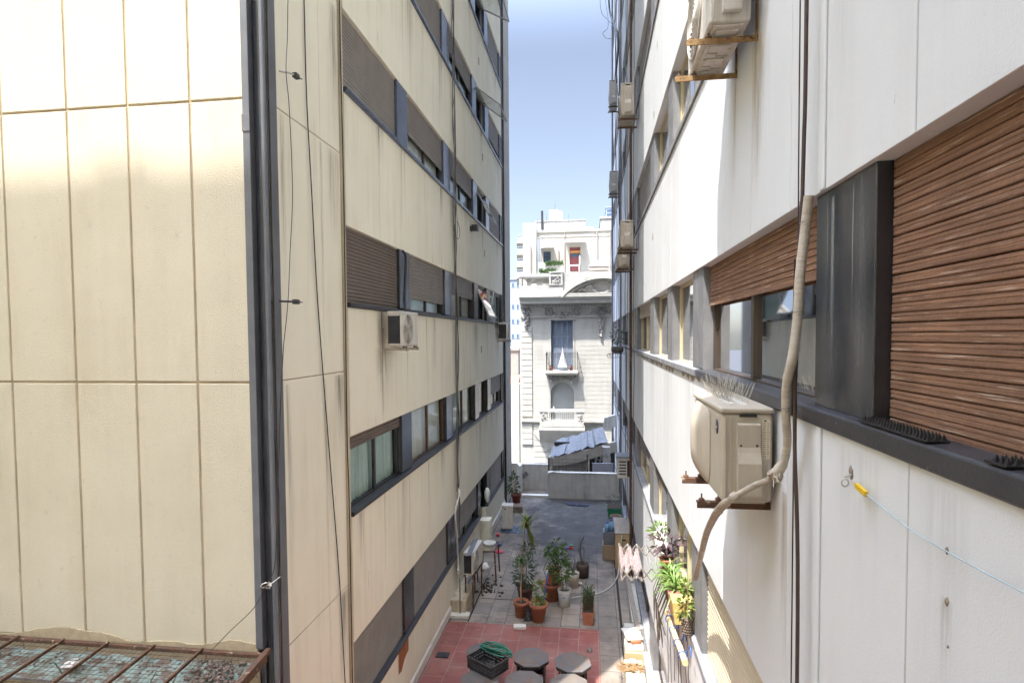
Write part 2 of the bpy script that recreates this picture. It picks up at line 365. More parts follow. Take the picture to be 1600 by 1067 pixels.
def tag(o, label, cat, group=None, kind=None):
    if label: o['label'] = label
    if cat: o['category'] = cat
    if group: o['group'] = group
    if kind: o['kind'] = kind
    return o
def thing(name, label, cat, loc=(0, 0, 0), rz=0, group=None):
    o = bpy.data.objects.new(name, None); COL.objects.link(o); o.empty_display_size = .2
    o.location = loc; o.rotation_euler = (0, 0, rz); return tag(o, label, cat, group)
def struct(o): o['kind'] = 'structure'; return o
def copy_tree(o, parent=None):
    c = o.copy(); COL.objects.link(c)
    if parent is not None: c.parent = parent
    for ch in list(o.children): copy_tree(ch, c)
    return c
def curve(pts, n=8):
    """Catmull-Rom through pts"""
    P = [Vector(p) for p in pts]; P = [P[0] * 2 - P[1]] + P + [P[-1] * 2 - P[-2]]; out = []
    for i in range(1, len(P) - 2):
        a, b, c, d = P[i - 1:i + 3]
        for k in range(n):
            t = k / n
            out.append(.5 * ((2 * b) + (c - a) * t + (2 * a - 5 * b + 4 * c - d) * t * t + (3 * b - a - 3 * c + d) * t ** 3))
    out.append(P[-2]); return out
def text_mesh(txt, size, m, name, parent, mtx, ext=.0006, shear=0.0):
    cu = bpy.data.curves.new('lettering', 'FONT'); cu.body = txt; cu.size = size; cu.align_x = 'CENTER'; cu.align_y = 'CENTER'
    cu.extrude = ext; cu.shear = shear; cu.resolution_u = 3
    t = bpy.data.objects.new('lettering', cu); me = bpy.data.meshes.new_from_object(t); bpy.data.objects.remove(t)
    me.transform(mtx); me.materials.append(m)
    o = bpy.data.objects.new(name, me); COL.objects.link(o); o.parent = parent; return o

# ------------------------------------------------------------------ camera, light
CZ = 6.4; FPX = 925.0
th, pit, rho = R(7.707648), R(2.35), .0077
F = Vector((-math.sin(th) * math.cos(pit), math.cos(th) * math.cos(pit), -math.sin(pit)))
R0 = Vector((math.cos(th), math.sin(th), 0)); U0 = R0.cross(F)
RR = R0 * math.cos(rho) - U0 * math.sin(rho); UU = U0 * math.cos(rho) + R0 * math.sin(rho)
cam = bpy.data.cameras.new('camera'); cam.sensor_width = 36; cam.lens = FPX / 1600 * 36; cam.shift_y = .01839
cam.clip_start = .05; cam.clip_end = 2000
co = bpy.data.objects.new('camera', cam); COL.objects.link(co)
co.matrix_world = Matrix(((RR.x, UU.x, -F.x, 0), (RR.y, UU.y, -F.y, 0), (RR.z, UU.z, -F.z, CZ), (0, 0, 0, 1)))
SC.camera = co

EL = R(66.8); AZ = math.atan2(-.53, -.848)
w = bpy.data.worlds.new('World'); SC.world = w; w.use_nodes = True
T = NT(w); bg = T.n['Background']
sky = T.new('ShaderNodeTexSky', sky_type='NISHITA'); sky.sun_disc = False
sky.sun_elevation = EL; sky.sun_rotation = AZ; sky.air_density = 1.0; sky.dust_density = 1.0; sky.ozone_density = 1.0
hs = T.new('ShaderNodeHueSaturation'); hs.inputs['Saturation'].default_value = .62; T.link(sky.outputs[0], hs.inputs['Color'])
wd = T.new('ShaderNodeTexCoord'); wz = T.new('ShaderNodeSeparateXYZ'); T.link(wd.outputs['Generated'], wz.inputs[0])
mr = T.new('ShaderNodeMapRange', interpolation_type='SMOOTHSTEP'); T.link(wz.outputs['Z'], mr.inputs['Value'])   # overhead sky boosted to light the canyon, dimmed near the horizon
for k_, v_ in (('From Min', .413), ('From Max', .93), ('To Min', .24), ('To Max', 3.3)): mr.inputs[k_].default_value = v_
sm = T.new('ShaderNodeVectorMath', operation='SCALE'); T.link(hs.outputs[0], sm.inputs[0]); T.link(mr.outputs[0], sm.inputs['Scale'])
tn = T.new('ShaderNodeVectorMath', operation='MULTIPLY'); T.link(sm.outputs[0], tn.inputs[0]); tn.inputs[1].default_value = (.94, .98, 1.05)
T.link(tn.outputs[0], bg.inputs['Color']); bg.inputs['Strength'].default_value = .15
sl = bpy.data.lights.new('sun', 'SUN'); sl.energy = 2.0; sl.angle = R(.42); sl.color = (1, .965, .915)
so = bpy.data.objects.new('sun', sl); COL.objects.link(so)
dv = Vector((.53 * math.cos(EL), .848 * math.cos(EL), -math.sin(EL)))
so.rotation_euler = dv.to_track_quat('-Z', 'Y').to_euler(); so.location = (-20, -30, 60)
SC.view_settings.view_transform = 'Standard'; SC.view_settings.look = 'None'
SC.view_settings.exposure = 2.63; SC.view_settings.gamma = 1
SC.cycles.max_bounces = 10; SC.cycles.diffuse_bounces = 6; SC.cycles.transparent_max_bounces = 12
SC.cycles.sample_clamp_indirect = 8
# ------------------------------------------------------------------ pixel -> real plane helpers (for surveying positions)
def ray(px, py): return F + RR * ((px - 800) / FPX) - UU * ((py - 562.924) / FPX)
def onp(px, py, axis, val):
    d = ray(px, py); o = (0, 0, CZ); t = (val - o[axis]) / d[axis]
    return Vector(o) + d * t
def at(px, py, Y): return onp(px, py, 1, Y)
def onx(px, py, X): return onp(px, py, 0, X)
def onz(px, py, z): return onp(px, py, 2, z)

XL, XR = -3.24, 1.06
# ------------------------------------------------------------------ setting: ground
g = MB().sheet(-400, 400, -400, 600, -9.0); struct(g.build('ground', mat('asphalt', (.05, .05, .052, 1), None, 2, .9)))
g = MB().sheet(XL - .2, 1.4, .3, 23.1, 0.0); struct(g.build('terrace_paving', PAVE))
g = MB(); g.sheet(XL - .02, .15, .6, 12.76, .004); struct(g.build('red_painted_floor', REDF))
g = MB(); g.sheet(.60, .655, 2, 17.2, .008); g.sheet(-2.79, -2.76, 12.8, 15.2, .008); g.sheet(-2.7, -1.2, 13.98, 14.01, .008)
struct(g.build('drain_channel', JOINT if False else mat('dark gap', (.02, .018, .016, 1), None, 5, .95)))
g = MB(); g.sheet(-3.3, -1.72, 23.3, 25.5, -.30); struct(g.build('sunken_floor', PAVE))
g = MB(); g.box(-3.05, -1.72, 23.1, 23.3, -.3, .10); struct(g.build('white_kerb', SKIRT))
g = MB(); g.box(-9, 7, 25.7, 39.9, -9, -6.2); struct(g.build('lower_roof', mat('dark roof felt', (.12, .12, .12, 1), None, 2, .9)))

# ------------------------------------------------------------------ windows
def slats(mb, xi, d, Y0, Y1, ztop, zbot, p, bulge=.011, jit=0.0):
    flat = bulge < .005
    z = ztop
    while z > zbot + .004:
        a, b = max(z - p, zbot), z; q = b - a; j = random.uniform(-jit, jit); tl = random.uniform(-jit, jit)
        prof = [(d + j + .006, a), (d + j - bulge * .5, a + q * .10), (d + j - bulge, a + q * .45), (d + j - bulge * .85, a + q * .75), (d + j + .001, b - q * .06), (d + j + .008, b)]
        if flat: prof = [(d + j + .007, a), (d + j - bulge * .3, a + q * .05), (d + j - bulge, a + q * .16), (d + j - bulge * .5, a + q * .55), (d + j - bulge, a + q * .62), (d + j - bulge * .8, a + q * .90), (d + j + .009, b - q * .02), (d + j + .009, b)]
        vs = []
        for (dd, zz) in prof: vs += [(xi(dd), Y0, zz), (xi(dd), Y1, zz + tl)]
        mb.add(vs, [(2 * i, 2 * i + 1, 2 * i + 3, 2 * i + 2) for i in range(len(prof) - 1)])
        z -= p
def window(bld, xi, d, Y0, Y1, z0, z1, sh=0., shm=None, n=2, frm=ALU, cur=None, gl=GLASS, pitch=.05, awn=None, jit=0., bulge=.011, deep=.03, guard=True):
    """frame = the window part; panes, shutter, curtain, awning sash are its sub-parts"""
    f = MB(); fw = .045; df, dg = d + deep, d + deep + .045
    bx = lambda a, b, y0, y1, c, e, m=f: m.box(min(xi(a), xi(b)), max(xi(a), xi(b)), y0, y1, c, e)
    bx(df, dg, Y0, Y0 + fw, z0, z1); bx(df, dg, Y1 - fw, Y1, z0, z1)
    bx(df + .001, dg - .001, Y0 + fw, Y1 - fw, z0, z0 + fw); bx(df + .001, dg - .001, Y0 + fw, Y1 - fw, z1 - fw, z1)
    ys = [Y0 + fw + (Y1 - Y0 - 2 * fw) * i / n for i in range(n + 1)]
    for y in ys[1:-1]: bx(df - .012, dg - .012, y - .035, y + .035, z0 + fw, z1 - fw)
    W = f.build('window', frm, bld, bevel=.004)
    if not awn:
        p = MB()
        for i in range(n):
            q = .012 * (i % 2)
            X_ = xi(df + .02 + q); p.quad((X_, ys[i], z0 + fw - .003), (X_, ys[i + 1], z0 + fw - .003), (X_, ys[i + 1], z1 - fw + .003), (X_, ys[i], z1 - fw + .003))
        p.build('pane', gl, W)
    if cur:
        c = MB(); N = max(8, int((Y1 - Y0) * 22)); vs = []
        ph = random.uniform(0, 6)
        for i in range(N + 1):
            y = Y0 + .03 + (Y1 - Y0 - .06) * i / N; dd = d + deep + .085 + .012 * math.sin(i * 1.9 + ph) + .006 * math.sin(i * .7)
            vs += [(xi(dd), y, z0), (xi(dd + .01), y, z1)]
        c.add(vs, [(2 * i, 2 * i + 2, 2 * i + 3, 2 * i + 1) for i in range(N)], True); c.build('curtain', cur, W)
    if sh > 0:
        s = MB(); zb = z1 - sh * (z1 - z0)
        slats(s, xi, d, Y0 + .008, Y1 - .008, z1, zb, pitch, bulge, jit)
        bx(d - .006, d + .012, Y0 + .01, Y1 - .01, zb - .02 if sh < .97 else zb, zb + .006, s)
        s.build('roller_shutter', shm, W)
    if awn:
        s = MB(); a = R(awn); hh = z1 - z0 - .06; ux, uz = -math.sin(a), -math.cos(a)   # hinged at the head, swung outward
        def pt(y, t, o=0): return Vector((xi(df + ux * t + o * uz), y, z1 - .03 + uz * t - o * ux))
        for (A, B) in (((Y0 + .05, .02), (Y1 - .05, .02)), ((Y0 + .05, hh), (Y1 - .05, hh)), ((Y0 + .05, 0), (Y0 + .05, hh)), ((Y1 - .05, 0), (Y1 - .05, hh))):
            s.bar(pt(*A), pt(*B), .045, .03, up=(1, 0, .3))
        s.use(gl); s.mats[0:0] = [] if s.mats[0] is gl else []
        S = None
        gq = MB(); gq.add([pt(Y0 + .05, .02), pt(Y1 - .05, .02), pt(Y1 - .05, hh), pt(Y0 + .05, hh)], [(0, 1, 2, 3)])
        s.mats = [GREYFR]; s.mi = [0] * len(s.f)
        s.build('awning_sash', None, W); gq.build('pane', gl, W)
    return W

# ------------------------------------------------------------------ LEFT BUILDING (cream)
LB = thing('apartment_building', 'cream panelled apartment block along the left side of the terrace with dark shuttered window bands', 'building', (XL, 14.6, 0))
xl = lambda d: XL - d
HL = lambda k: 7.89 + 2.835 * k
cols = [(7.58, 9.79), (10.35, 12.94), (13.57, 16.24), (16.80, 18.22), (18.81, 21.12)]
piers = [(9.79, 10.35), (12.94, 13.57), (16.24, 16.80), (18.22, 18.81), (21.12, 21.46)]
wm = MB(); bk = MB()
seams = [7.585, 8.87, 10.13, 11.38, 12.62, 13.86, 15.1, 16.36, 17.62, 18.9, 20.15, 21.46]
def spandrel(z0, z1, sk=()):
    wm = MB()
    for a, b in zip(seams, seams[1:]):
        if any(a < q < b for q in sk): continue
        wm.box(XL - .16, XL, a + .006, b - .006, z0, z1)
    wm.build('spandrel_wall', CREAM, LB, bevel=.004, seg=1)
    bk.box(XL - .20, XL - .012, 7.6, 21.45, z0 + .012, z1 - .012)
for k in range(-2, 6): spandrel(HL(k), HL(k + 1) - 1.09)
wm.box(XL - .16, XL, 7.585, 21.46, HL(6), 44); wm.build('upper_wall', CREAM, LB); wm = MB()
for a, b in zip(seams, seams[1:]):                                    # below the lowest sill, a doorway left open
    if a > 16.3 and a < 17.0: continue
    if a > 17.5 and len(wm.v) and wm.v[0][1] < 17: wm.box(XL - .16, XL, 16.363, 16.76, .2, HL(-2) - 1.09); wm.build('base_wall', CREAM, LB, bevel=.004, seg=1); wm = MB()
    wm.box(XL - .16, XL, a + .003, b - .003, .2, HL(-2) - 1.09)
bk.box(XL - .2, XL - .012, 7.6, 16.7, 0, HL(-2) - 1.1); bk.box(XL - .2, XL - .012, 17.63, 21.45, 0, HL(-2) - 1.1)
wm.build('base_wall', CREAM, LB, bevel=.004, seg=1); wm = MB()
# side return between the pier corner and the window bays
zr = [-9, .255, 3.09, 5.95, 8.79, 11.63, 14.47, 17.3, 20.14, 44]
for a, b in zip(zr, zr[1:]):
    for y0, y1 in ((5.86, 6.86), (6.86, 7.42)): wm.box(XL - .1, XL, y0 + .003, y1 - .003, a + .006, b - .006)
bk.box(XL - .2, XL - .012, 5.70, 7.43, -9, 44)
wm.build('side_wall', CREAM, LB, bevel=.004, seg=1); bk.build('wall_joints', JOINT, LB)
m = MB()                                                              # front of the projecting pier
gx = [-9.0, -8.3, -7.66, -6.95, -6.21, -5.43, -4.73, -4.03, -3.425]
zf = [-9, 3.165, 5.945, 8.79, 11.63, 14.47, 17.3, 20.14, 44]
for a, b in zip(zf, zf[1:]):
    for c, d in zip(gx, gx[1:]): m.box(c + .011, d - .011, 5.6, 5.64, a + .011, b - .011)
m.build('front_wall', CREAMF, LB, bevel=.010, seg=3)
m = MB(); m.box(-9, -3.43, 5.611, 5.66, -9, 44); m.build('front_wall_joints', JOINT, LB)
m = MB(); m.box(-9, XL - .22, 5.67, 23.5, -9, 43.9); m.build('core', INTER, LB)
m = MB(); m.box(XL - .2, XL + .025, 7.43, 7.515, -9, 44); m.build('edge_trim', mat('stained cream trim', (.66, .57, .41, 1), (.5, .43, .3, 1), 3, .9, .4, 90, (.16, .13, .09, 1), .8, 16), LB, bevel=.01)
m = MB(); m.box(XL - .2, XL - .03, 7.516, 7.58, -9, 44); m.build('dark_reveal', DARKP, LB)
# end pilaster and its recess
m = MB(); m.box(-4.4, XL - .002, 21.80, 23.6, -9, 44); m.box(XL - .1, XL - .06, 21.47, 21.8, -9, 44)
m.build('end_pilaster', GREYW, LB, bevel=.01)
m = MB(); m.box(XL - .05, XL - .03, 21.47, 21.62, -9, 44); m.build('dark_strip', DARKP, LB)
# corner flashing of the pier
m = MB(); m.box(-3.44, -3.365, 5.565, 5.66, 3.2, 44); m.build('corner_flashing', METALP, LB, bevel=.006)
m = MB(); m.box(-3.36, XL - .0, 5.655, 5.70, -9, 44); m.box(-3.455, -3.365, 5.62, 5.66, -9, 3.2); m.build('corner_recess', DARKP, LB)
m = MB(); m.box(XL, XL + .006, 5.72, 5.86, -9, 44); m.build('corner_strip', METALP, LB, bevel=.004)
m = MB(); m.box(-3.445, -3.36, 5.558, 5.565, 8.45, 8.62); m.build('flashing_lap', METALP, LB, bevel=.002)

for k in range(-2, 6):                                                # sill bands, dark piers
    zs = HL(k) - 1.09
    for a, b in ((7.58, 16.8), (16.8, 21.46)):
        if k == -2 and a > 16: a = 17.9
        m = MB(); m.prism([(XL - .2, zs), (XL + .03, zs), (XL + .045, zs + .02), (XL + .045, zs + .062), (XL - .2, zs + .09)], 1, a, b)
        m.build('sill', DARKR if k < 1 else SKYREFL, LB, bevel=.006)
    for (a, b) in piers:
        zb = zs + .088
        if k == -2 and a == 16.24: a, b = 16.5, 16.8
        if k == -2 and a == 18.22: a, b, zb = 17.95, 18.5, .95
        m = MB(); m.box(XL - .2, XL - .006, a, b, zb, HL(k))
        m.build('window_pier', DARKP if k < 1 else SKYREFL, LB, bevel=.006)
for k in range(-2, 6):
    z0, z1 = HL(k) - 1.0, HL(k)
    spec = {  # shutter share, material, panes, frame, curtain, awning
        -2: [(1, GREYS), (1, GREYS), (.68, GREYS, 2, ALU, CURTG), None, (1, GREYS)],
        -1: [(.17, BROWNS, 2, DARKR, CURTG), (0, None, 2, BRONZ, CURTW), (0, None, 2, ALU, CURTG), (0, None, 1, ALU, None), (.55, GREYS, 2, GREYFR, None)],
        0: [(1, BROWNS), (.74, GREYS, 2, ALU, CURTG), (.45, GREYS, 2, ALU, CURTW), (0, None, 1, GREYFR, None, 24), (.1, GREYS, 1, GREYFR, CURTG)],
        1: [(1, GREYS), (.63, GREYS, 2, ALU, CURTW), (.5, GREYS, 2, ALU, CURTG), (0, None, 1, GREYFR, None, 26), (.93, GREYS, 1)],
        2: [(1, GREYS), (1, GREYS), (.48, GREYS, 2, ALU, CURTG), (0, None, 1, GREYFR, None, 52), (.7, GREYS, 2, ALU, None)],
        3: [(1, GREYS), (1, GREYS), (.5, GREYS, 2, ALU, None), (0, None, 1, GREYFR, None, 62), (1, GREYS)],
    }.get(k, [(.8, GREYS)] * 5)
    for i, ((a, b), sp) in enumerate(zip(cols, spec)):
        if sp is None: continue
        sp = list(sp) + [None] * (6 - len(sp))
        if k == -2 and i == 2: b = 16.5
        window(LB, xl, .06, a, b, z0 - .03, z1, sp[0], sp[1], sp[2] or 2, sp[3] or ALU, sp[4], awn=sp[5], pitch=.052 if i < 2 else .06, bulge=.013, jit=.0015)
# doorway to the terrace on the lowest floor
m = MB(); m.box(XL - .14, XL - .05, 16.80, 16.88, 0, 2.22); m.box(XL - .14, XL - .05, 17.86, 17.94, 0, 2.22); m.box(XL - .14, XL - .05, 16.88, 17.86, 2.14, 2.22)
D = m.build('door', DARKP, LB, bevel=.004)
m = MB(); m.box(XL - .11, XL - .105, 16.88, 17.86, 0, 2.14); m.build('pane', GLASS, D)
m = MB(); m.ball((XL + .05, 17.7, 1.55), .09, .16, .22, 10, 8, .12); m.build('curtain_bundle', CURTW, D)
# low skirting, stub wall, brick patch
m = MB(); m.prism([(XL - .1, .03), (XL + .035, .03), (XL + .03, .19), (XL + .012, .225), (XL - .1, .225)], 1, 7.585, 16.7)
m.prism([(XL - .1, .03), (XL + .035, .03), (XL + .03, .24), (XL + .012, .28), (XL - .1, .28)], 1, 17.7, 23.1); m.build('skirting', SKIRT, LB, bevel=.006)
m = MB(); m.box(XL - .1, XL + .22, 17.1, 17.5, 0, .93); m.build('stub_wall', CREAM, LB, bevel=.01)
m = MB(); p = [(9.40, 1.12), (9.40, .72), (9.55, .70), (9.72, .82), (9.94, .86), (9.95, 1.12)]
m.prism(p, 0, XL - .01, XL + .003); m.build('brick_patch', HOLEB, LB)
m = MB(); m.box(XL - .1, XL + .36, 13.05, 14.0, 0, .36); m.build('plinth', mat('grimy cream plinth', (.55, .47, .33, 1), (.40, .34, .25, 1), 4, .9, .5, 60, (.1, .09, .07, 1), .9, 8), LB, bevel=.03)
for (yy, zz) in ((9.1, 1.6 + .0), ):
    pass
m = MB()                                                              # small weep slots in the spandrels
for (px, py) in ((752, 208), (754, 246), (757, 396), (752, 546), (748, 96)):
    q = onx(px, py, XL); m.box(XL - .02, XL + .006, q.y - .05, q.y + .05, q.z - .10, q.z + .10)
m.build('weep_slots', JOINT, LB)
m = MB()
z = 3.165; pts = []
for i in range(161):
    x = -9 + (5.57) * i / 160; pts.append((x, z + .05 + .028 * math.sin(x * 3.1) + .02 * math.sin(x * 8.3 + 1) + max(0, .06 * math.sin(x * 2.3 + 2) ** 7) + random.uniform(-.006, .006)))
m.prism([(-9, 3.13)] + [(p[0], p[1]) for p in pts] + [(-3.43, 3.13)], 1, 5.588, 5.60); m.build('cement_fillet', PATCH, LB)

# ------------------------------------------------------------------ RIGHT BUILDING (white)
RB = thing('apartment_building', 'white painted apartment block right of the terrace with wooden shutters and grey piers', 'building', (XR, 15, 0))
xr = lambda d: XR + d
HR = lambda k: 7.06 + 2.85 * k
rc = [(-.3, 2.47), (3.08, 6.02), (6.63, 8.27), (8.77, 10.7), (11.4, 14.6), (15.4, 17.7), (18.4, 21.2), (21.8, 25.2), (25.8, 29.2)]
rp = [(a[1], b[0]) for a, b in zip(rc, rc[1:])]
rs = [-.3, .55, 1.35, 2.145, 2.95, 3.39, 4.2, 5.0, 5.8, 6.6, 7.45, 8.3, 9.2, 10.2, 11.2, 12.3, 13.6, 15., 16.4, 18., 20., 22., 24.5, 27., 31.]
wm = MB(); bk = MB()
for k in range(-3, 6):
    z0, z1 = (HR(k), HR(k + 1) - 1.095) if k > -3 else (-9, HR(-2) - 1.095)
    if k == 5: z1 = 44
    for a, b in zip(rs, rs[1:]): wm.box(XR, XR + .2, a + .004, b - .004, z0, z1)
    bk.box(XR + .004, XR + .22, -.29, 30.99, z0 + .01, z1 - .01)
wm.box(XR, XR + .3, 31.0, 31.6, -9, 44)
wm.build('wall', WHITE, RB, bevel=.002, seg=1); bk.build('wall_joints', WJOINT, RB)
m = MB(); m.box(XR + .36, 9, -.4, 31.5, -9, 43.9); m.build('core', INTER, RB)
m = MB(); m.box(XR - .012, XR, 2.90, 2.955, HR(0), HR(1) - 1.095); m.build('joint_cover', WHITE, RB, bevel=.005)
m = MB(); m.box(XR - .012, XR, 2.90, 2.955, HR(-1), HR(0) - 1.095); m.build('joint_cover', WHITE, RB, bevel=.005)
for k in range(-2, 6):
    zs = HR(k) - 1.095
    for a, b, mm in ((-.3, 6.2, DARKR if k == 0 else SILLG), (6.2, 12.0, SILLG), (12.0, 31.0, SILLG)):
        m = MB(); m.prism([(XR + .22, zs), (XR - .015, zs), (XR - .022, zs + .008), (XR - .022, zs + .076), (XR - .012, zs + .084), (XR + .22, zs + .096)], 1, a, b)
        m.build('sill', mm, RB, bevel=.008)
    for i, (a, b) in enumerate(rp):
        m = MB(); m.box(XR + .025, XR + .36, a, b, zs + .08, HR(k) + .01)
        if i in (1, 2): m.box(XR + .019, XR + .025, a + .03, (a + b) / 2 - .01, zs + .10, HR(k) - .002); m.box(XR + .019, XR + .025, (a + b) / 2 + .01, b - .03, zs + .10, HR(k) - .002)
        m.build('window_pier', DARKP if i == 0 else GREYP, RB, bevel=.006)
rsp = {
    0: [(1, WOOD, 2, ALU, None), (.35, WOOD, 2, ALU, CURTW), (0, None, 1, CREAMFR, CURTW), (0, None, 1, CREAMFR, CURTW), (.25, CREAMS, 2, CREAMFR, CURTG), (1, CREAMS), (.5, GREYS), (1, GREYS), (1, GREYS)],
    1: [(1, WOOD), (.3, WOOD, 2, ALU, CURTW), (0, None, 1, CREAMFR, CURTW), (0, None, 1, CREAMFR, CURTW), (.9, GREYS), (.5, GREYS), (1, GREYS), (1, GREYS), (1, GREYS)],
    -1: [(1, CREAMS), (1, CREAMS), (0, None, 2, CREAMFR, CURTG2), (.25, BROWNS, 1, CREAMFR, CURTW), (.45, BROWNS, 2, CREAMFR, CURTW), (0, None, 2, ALU, None), (.5, GREYS), (1, GREYS), (1, GREYS)],
    -2: [(1, CREAMS), (1, CREAMS), (0, None, 2, ALU, CURTG), (0, None, 1, ALU, CURTG), (.4, GREYS, 2, ALU, None), (0, None, 2, ALU, None), (.5, GREYS), (1, GREYS), (1, GREYS)],
}
for k in range(-2, 6):
    z0, z1 = HR(k) - 1.005, HR(k)
    for i, (a, b) in enumerate(rc):
        sp = list(rsp.get(k, [(.8, GREYS)] * 9)[i]); sp += [None] * (5 - len(sp))
        wd = sp[1] is WOOD
        window(RB, xr, .088, a, b, z0 - .03, z1, sp[0], sp[1], sp[2] or 2, sp[3] or ALU, sp[4], pitch=.0365 if wd else .05, jit=.0016 if wd else .001, bulge=.0035 if wd else .012,
               gl=GLASSB if i in (1, 2, 3) and k >= 0 else GLASS)
# wall plug scars, crumbled render under the sill
m = MB()
for (px, py, r) in ((1330, 738, .022), (1480, 860, .008), (1480, 939, .010), (1482, 1010, .004), (1020, 370, .05), (1027, 71, .05), (1022, 180, .05)):
    q = onx(px, py, XR); m.ball((XR + .001, q.y, q.z), .006, r, r * 1.4, 9, 6, .3)
m.build('wall_scars', mat('chipped render', (.30, .25, .2, 1), (.2, .17, .13, 1), 30, .95, .5, 90), RB)
m = MB(); zz = HR(0) - 1.095
for i in range(26):
    y = 6.0 + i * .32; 
    if random.random() < .75: m = MB(); m.prism([(y, zz + .001), (y + .1, zz - random.uniform(.02, .09)), (y + .22, zz - random.uniform(.01, .07)), (y + .3, zz + .001)], 0, XR - .003, XR); m.build('bare_cement', mat('bare brown cement', (.34, .28, .21, 1), None, 9, .95, .4, 80), RB)
# threshold slab and low white step at the foot of the wall
m = MB(); m.box(.66, XR, 12.35, 12.55, 0, .30); m.build('low_step', CONC, RB, bevel=.01)

def stain_mat(name, c, amt):
    m = bpy.data.materials.new(name); m.use_nodes = True; T = NT(m); b = T.n['Principled BSDF']; b.inputs['Base Color'].default_value = c; b.inputs['Roughness'].default_value = .9
    gc = T.new('ShaderNodeTexCoord').outputs['Generated']; sx = T.new('ShaderNodeSeparateXYZ'); T.link(gc, sx.inputs[0])
    u, v = sx.outputs['Y'], sx.outputs['Z']
    fu = T.math('MULTIPLY', T.math('MULTIPLY', u, T.math('SUBTRACT', 1.0, u)), 4.0); fv = T.math('MULTIPLY', T.math('POWER', v, 1.2), T.ramp(v, .93, 1.0, (1, 1, 1, 1), (.5, .5, .5, 1)))
    pos = T.new('ShaderNodeNewGeometry').outputs['Position']; n = T.ramp(T.noise(pos, 1.0, 5, .7, (26, 26, .9)), .38, .66)
    T.link(T.math('MULTIPLY', T.math('MULTIPLY', T.math('MULTIPLY', fu, fv), n), amt), b.inputs['Alpha']); return m
ST_R = stain_mat('rust run', (.36, .23, .08, 1), .75); ST_D = stain_mat('grey rain streak', (.20, .17, .125, 1), .50); ST_K = stain_mat('black mould streak', (.05, .045, .037, 1), .75); ST_W = stain_mat('faint grey streak', (.28, .255, .23, 1), .2)
def stain(bld, x, y0, y1, z0, z1, mm):
    m = MB(); m.quad((x, y0, z0), (x, y1, z0), (x, y1, z1), (x, y0, z1)); m.build('rain_stain', mm, bld)
for y0, y1, z0, z1, mm in ((3.37, 3.50, 4.3, 5.52, ST_R), (3.95, 4.2, 7.1, 8.3, ST_R), (4.6, 4.76, 7.3, 8.3, ST_R), (3.75, 4.1, 7.15, 8.2, ST_W), (1.2, 1.55, 5.1, 5.93, ST_W), (1.8, 2.1, 5.0, 5.93, ST_W), (2.3, 2.75, 5.2, 5.93, ST_W), (1.88, 1.95, 5.25, 5.6, ST_D),
        (2.1, 2.2, 7.08, 7.9, ST_W), (2.6, 2.9, 7.08, 8.4, ST_W), (4.9, 5.6, 4.6, 5.93, ST_W), (6.3, 7.0, 4.5, 5.93, ST_W), (8.0, 9.2, 4.4, 5.93, ST_W), (10.3, 11.4, 4.4, 5.93, ST_W), (5.3, 6.2, 7.6, 8.78, ST_W), (7.2, 8.6, 7.5, 8.78, ST_W), (12.8, 14.5, 4.3, 5.93, ST_D), (14.5, 18, 7.2, 8.78, ST_D), (16, 20, 4.3, 5.9, ST_D), (20, 26, 7.1, 8.78, ST_D)):
    stain(RB, XR - .0025, y0, y1, z0, z1, mm)
ST_P = stain_mat('pale paint drip', (.62, .62, .60, 1), .7)
for y0, y1, z0 in ((2.86, 2.90, 6.15), (2.93, 2.945, 6.4), (2.66, 2.675, 6.5)): stain(RB, XR + .0235, y0, y1, z0, 7.02, ST_P)
for y0, y1, z0, z1, mm in ((7.15, 7.43, 8.8, 10.6, ST_K), (7.1, 7.43, 4.7, 5.92, ST_K), (7.12, 7.43, 1.9, 3.06, ST_K), (7.0, 7.43, 7.4, 8.76, ST_D), (8.55, 9.35, 5.2, 6.25, ST_D), (8.8, 8.95, 5.0, 6.2, ST_K), (13.5, 14.2, 5.1, 6.75, ST_D), (13.4, 14.1, 7.9, 9.6, ST_D), (13.4, 14.0, 2.3, 3.9, ST_D), (15.9, 16.9, 5.0, 6.75, ST_D), (13.2, 14.2, .3, 1.1, ST_K)):
    stain(LB, XL + .003, y0, y1, z0, z1, mm)
for k in range(-1, 4):
    for i in range(7):
        y = 7.7 + i * 1.9 + random.uniform(0, 1.4); zt = HL(k) - 1.095; stain(LB, XL + .0025, y, y + random.uniform(.12, .5), zt - random.uniform(.5, 1.5), zt, ST_D)
for y in seams[1:-1]:
    for k in (-1, 0, 1, 2):
        if random.random() < .8: zt = HL(k) - 1.10; stain(LB, XL + .0032, y - .035, y + .035, zt - random.uniform(.7, 1.7), zt, ST_K)
for y in (5.95, 6.85): stain(LB, XL + .003, y - .05, y + .06, 3.2, 5.9, ST_D); stain(LB, XL + .003, y - .05, y + .06, 6.2, 8.75, ST_D)

# ------------------------------------------------------------------ buildings behind the camera (they shade the wall and the pier)
m = MB(); m.box(-2.13, 9, -14, -.45, -9, 44); o = m.build('rear_wing', CREAM)
tag(o, 'cream rear wing closing the courtyard behind the viewpoint', 'building')
m = MB(); m.box(-34, -8.12, -20, -2.4, -9, 30.15); m.box(-10.2, -9.6, -3.4, -2.5, 30.15, 30.55); o = m.build('rear_tower', CREAM)
tag(o, 'cream tower block standing behind and left of the viewpoint', 'building')
m = MB(); m.box(-34, -9.6, -2.3, 5.5, -9, 16); o = m.build('sky_blocker', CREAM)  # unseen block added to cut low sky light on the pier
tag(o, 'unseen low cream block added on the left to cut sky light', 'building')
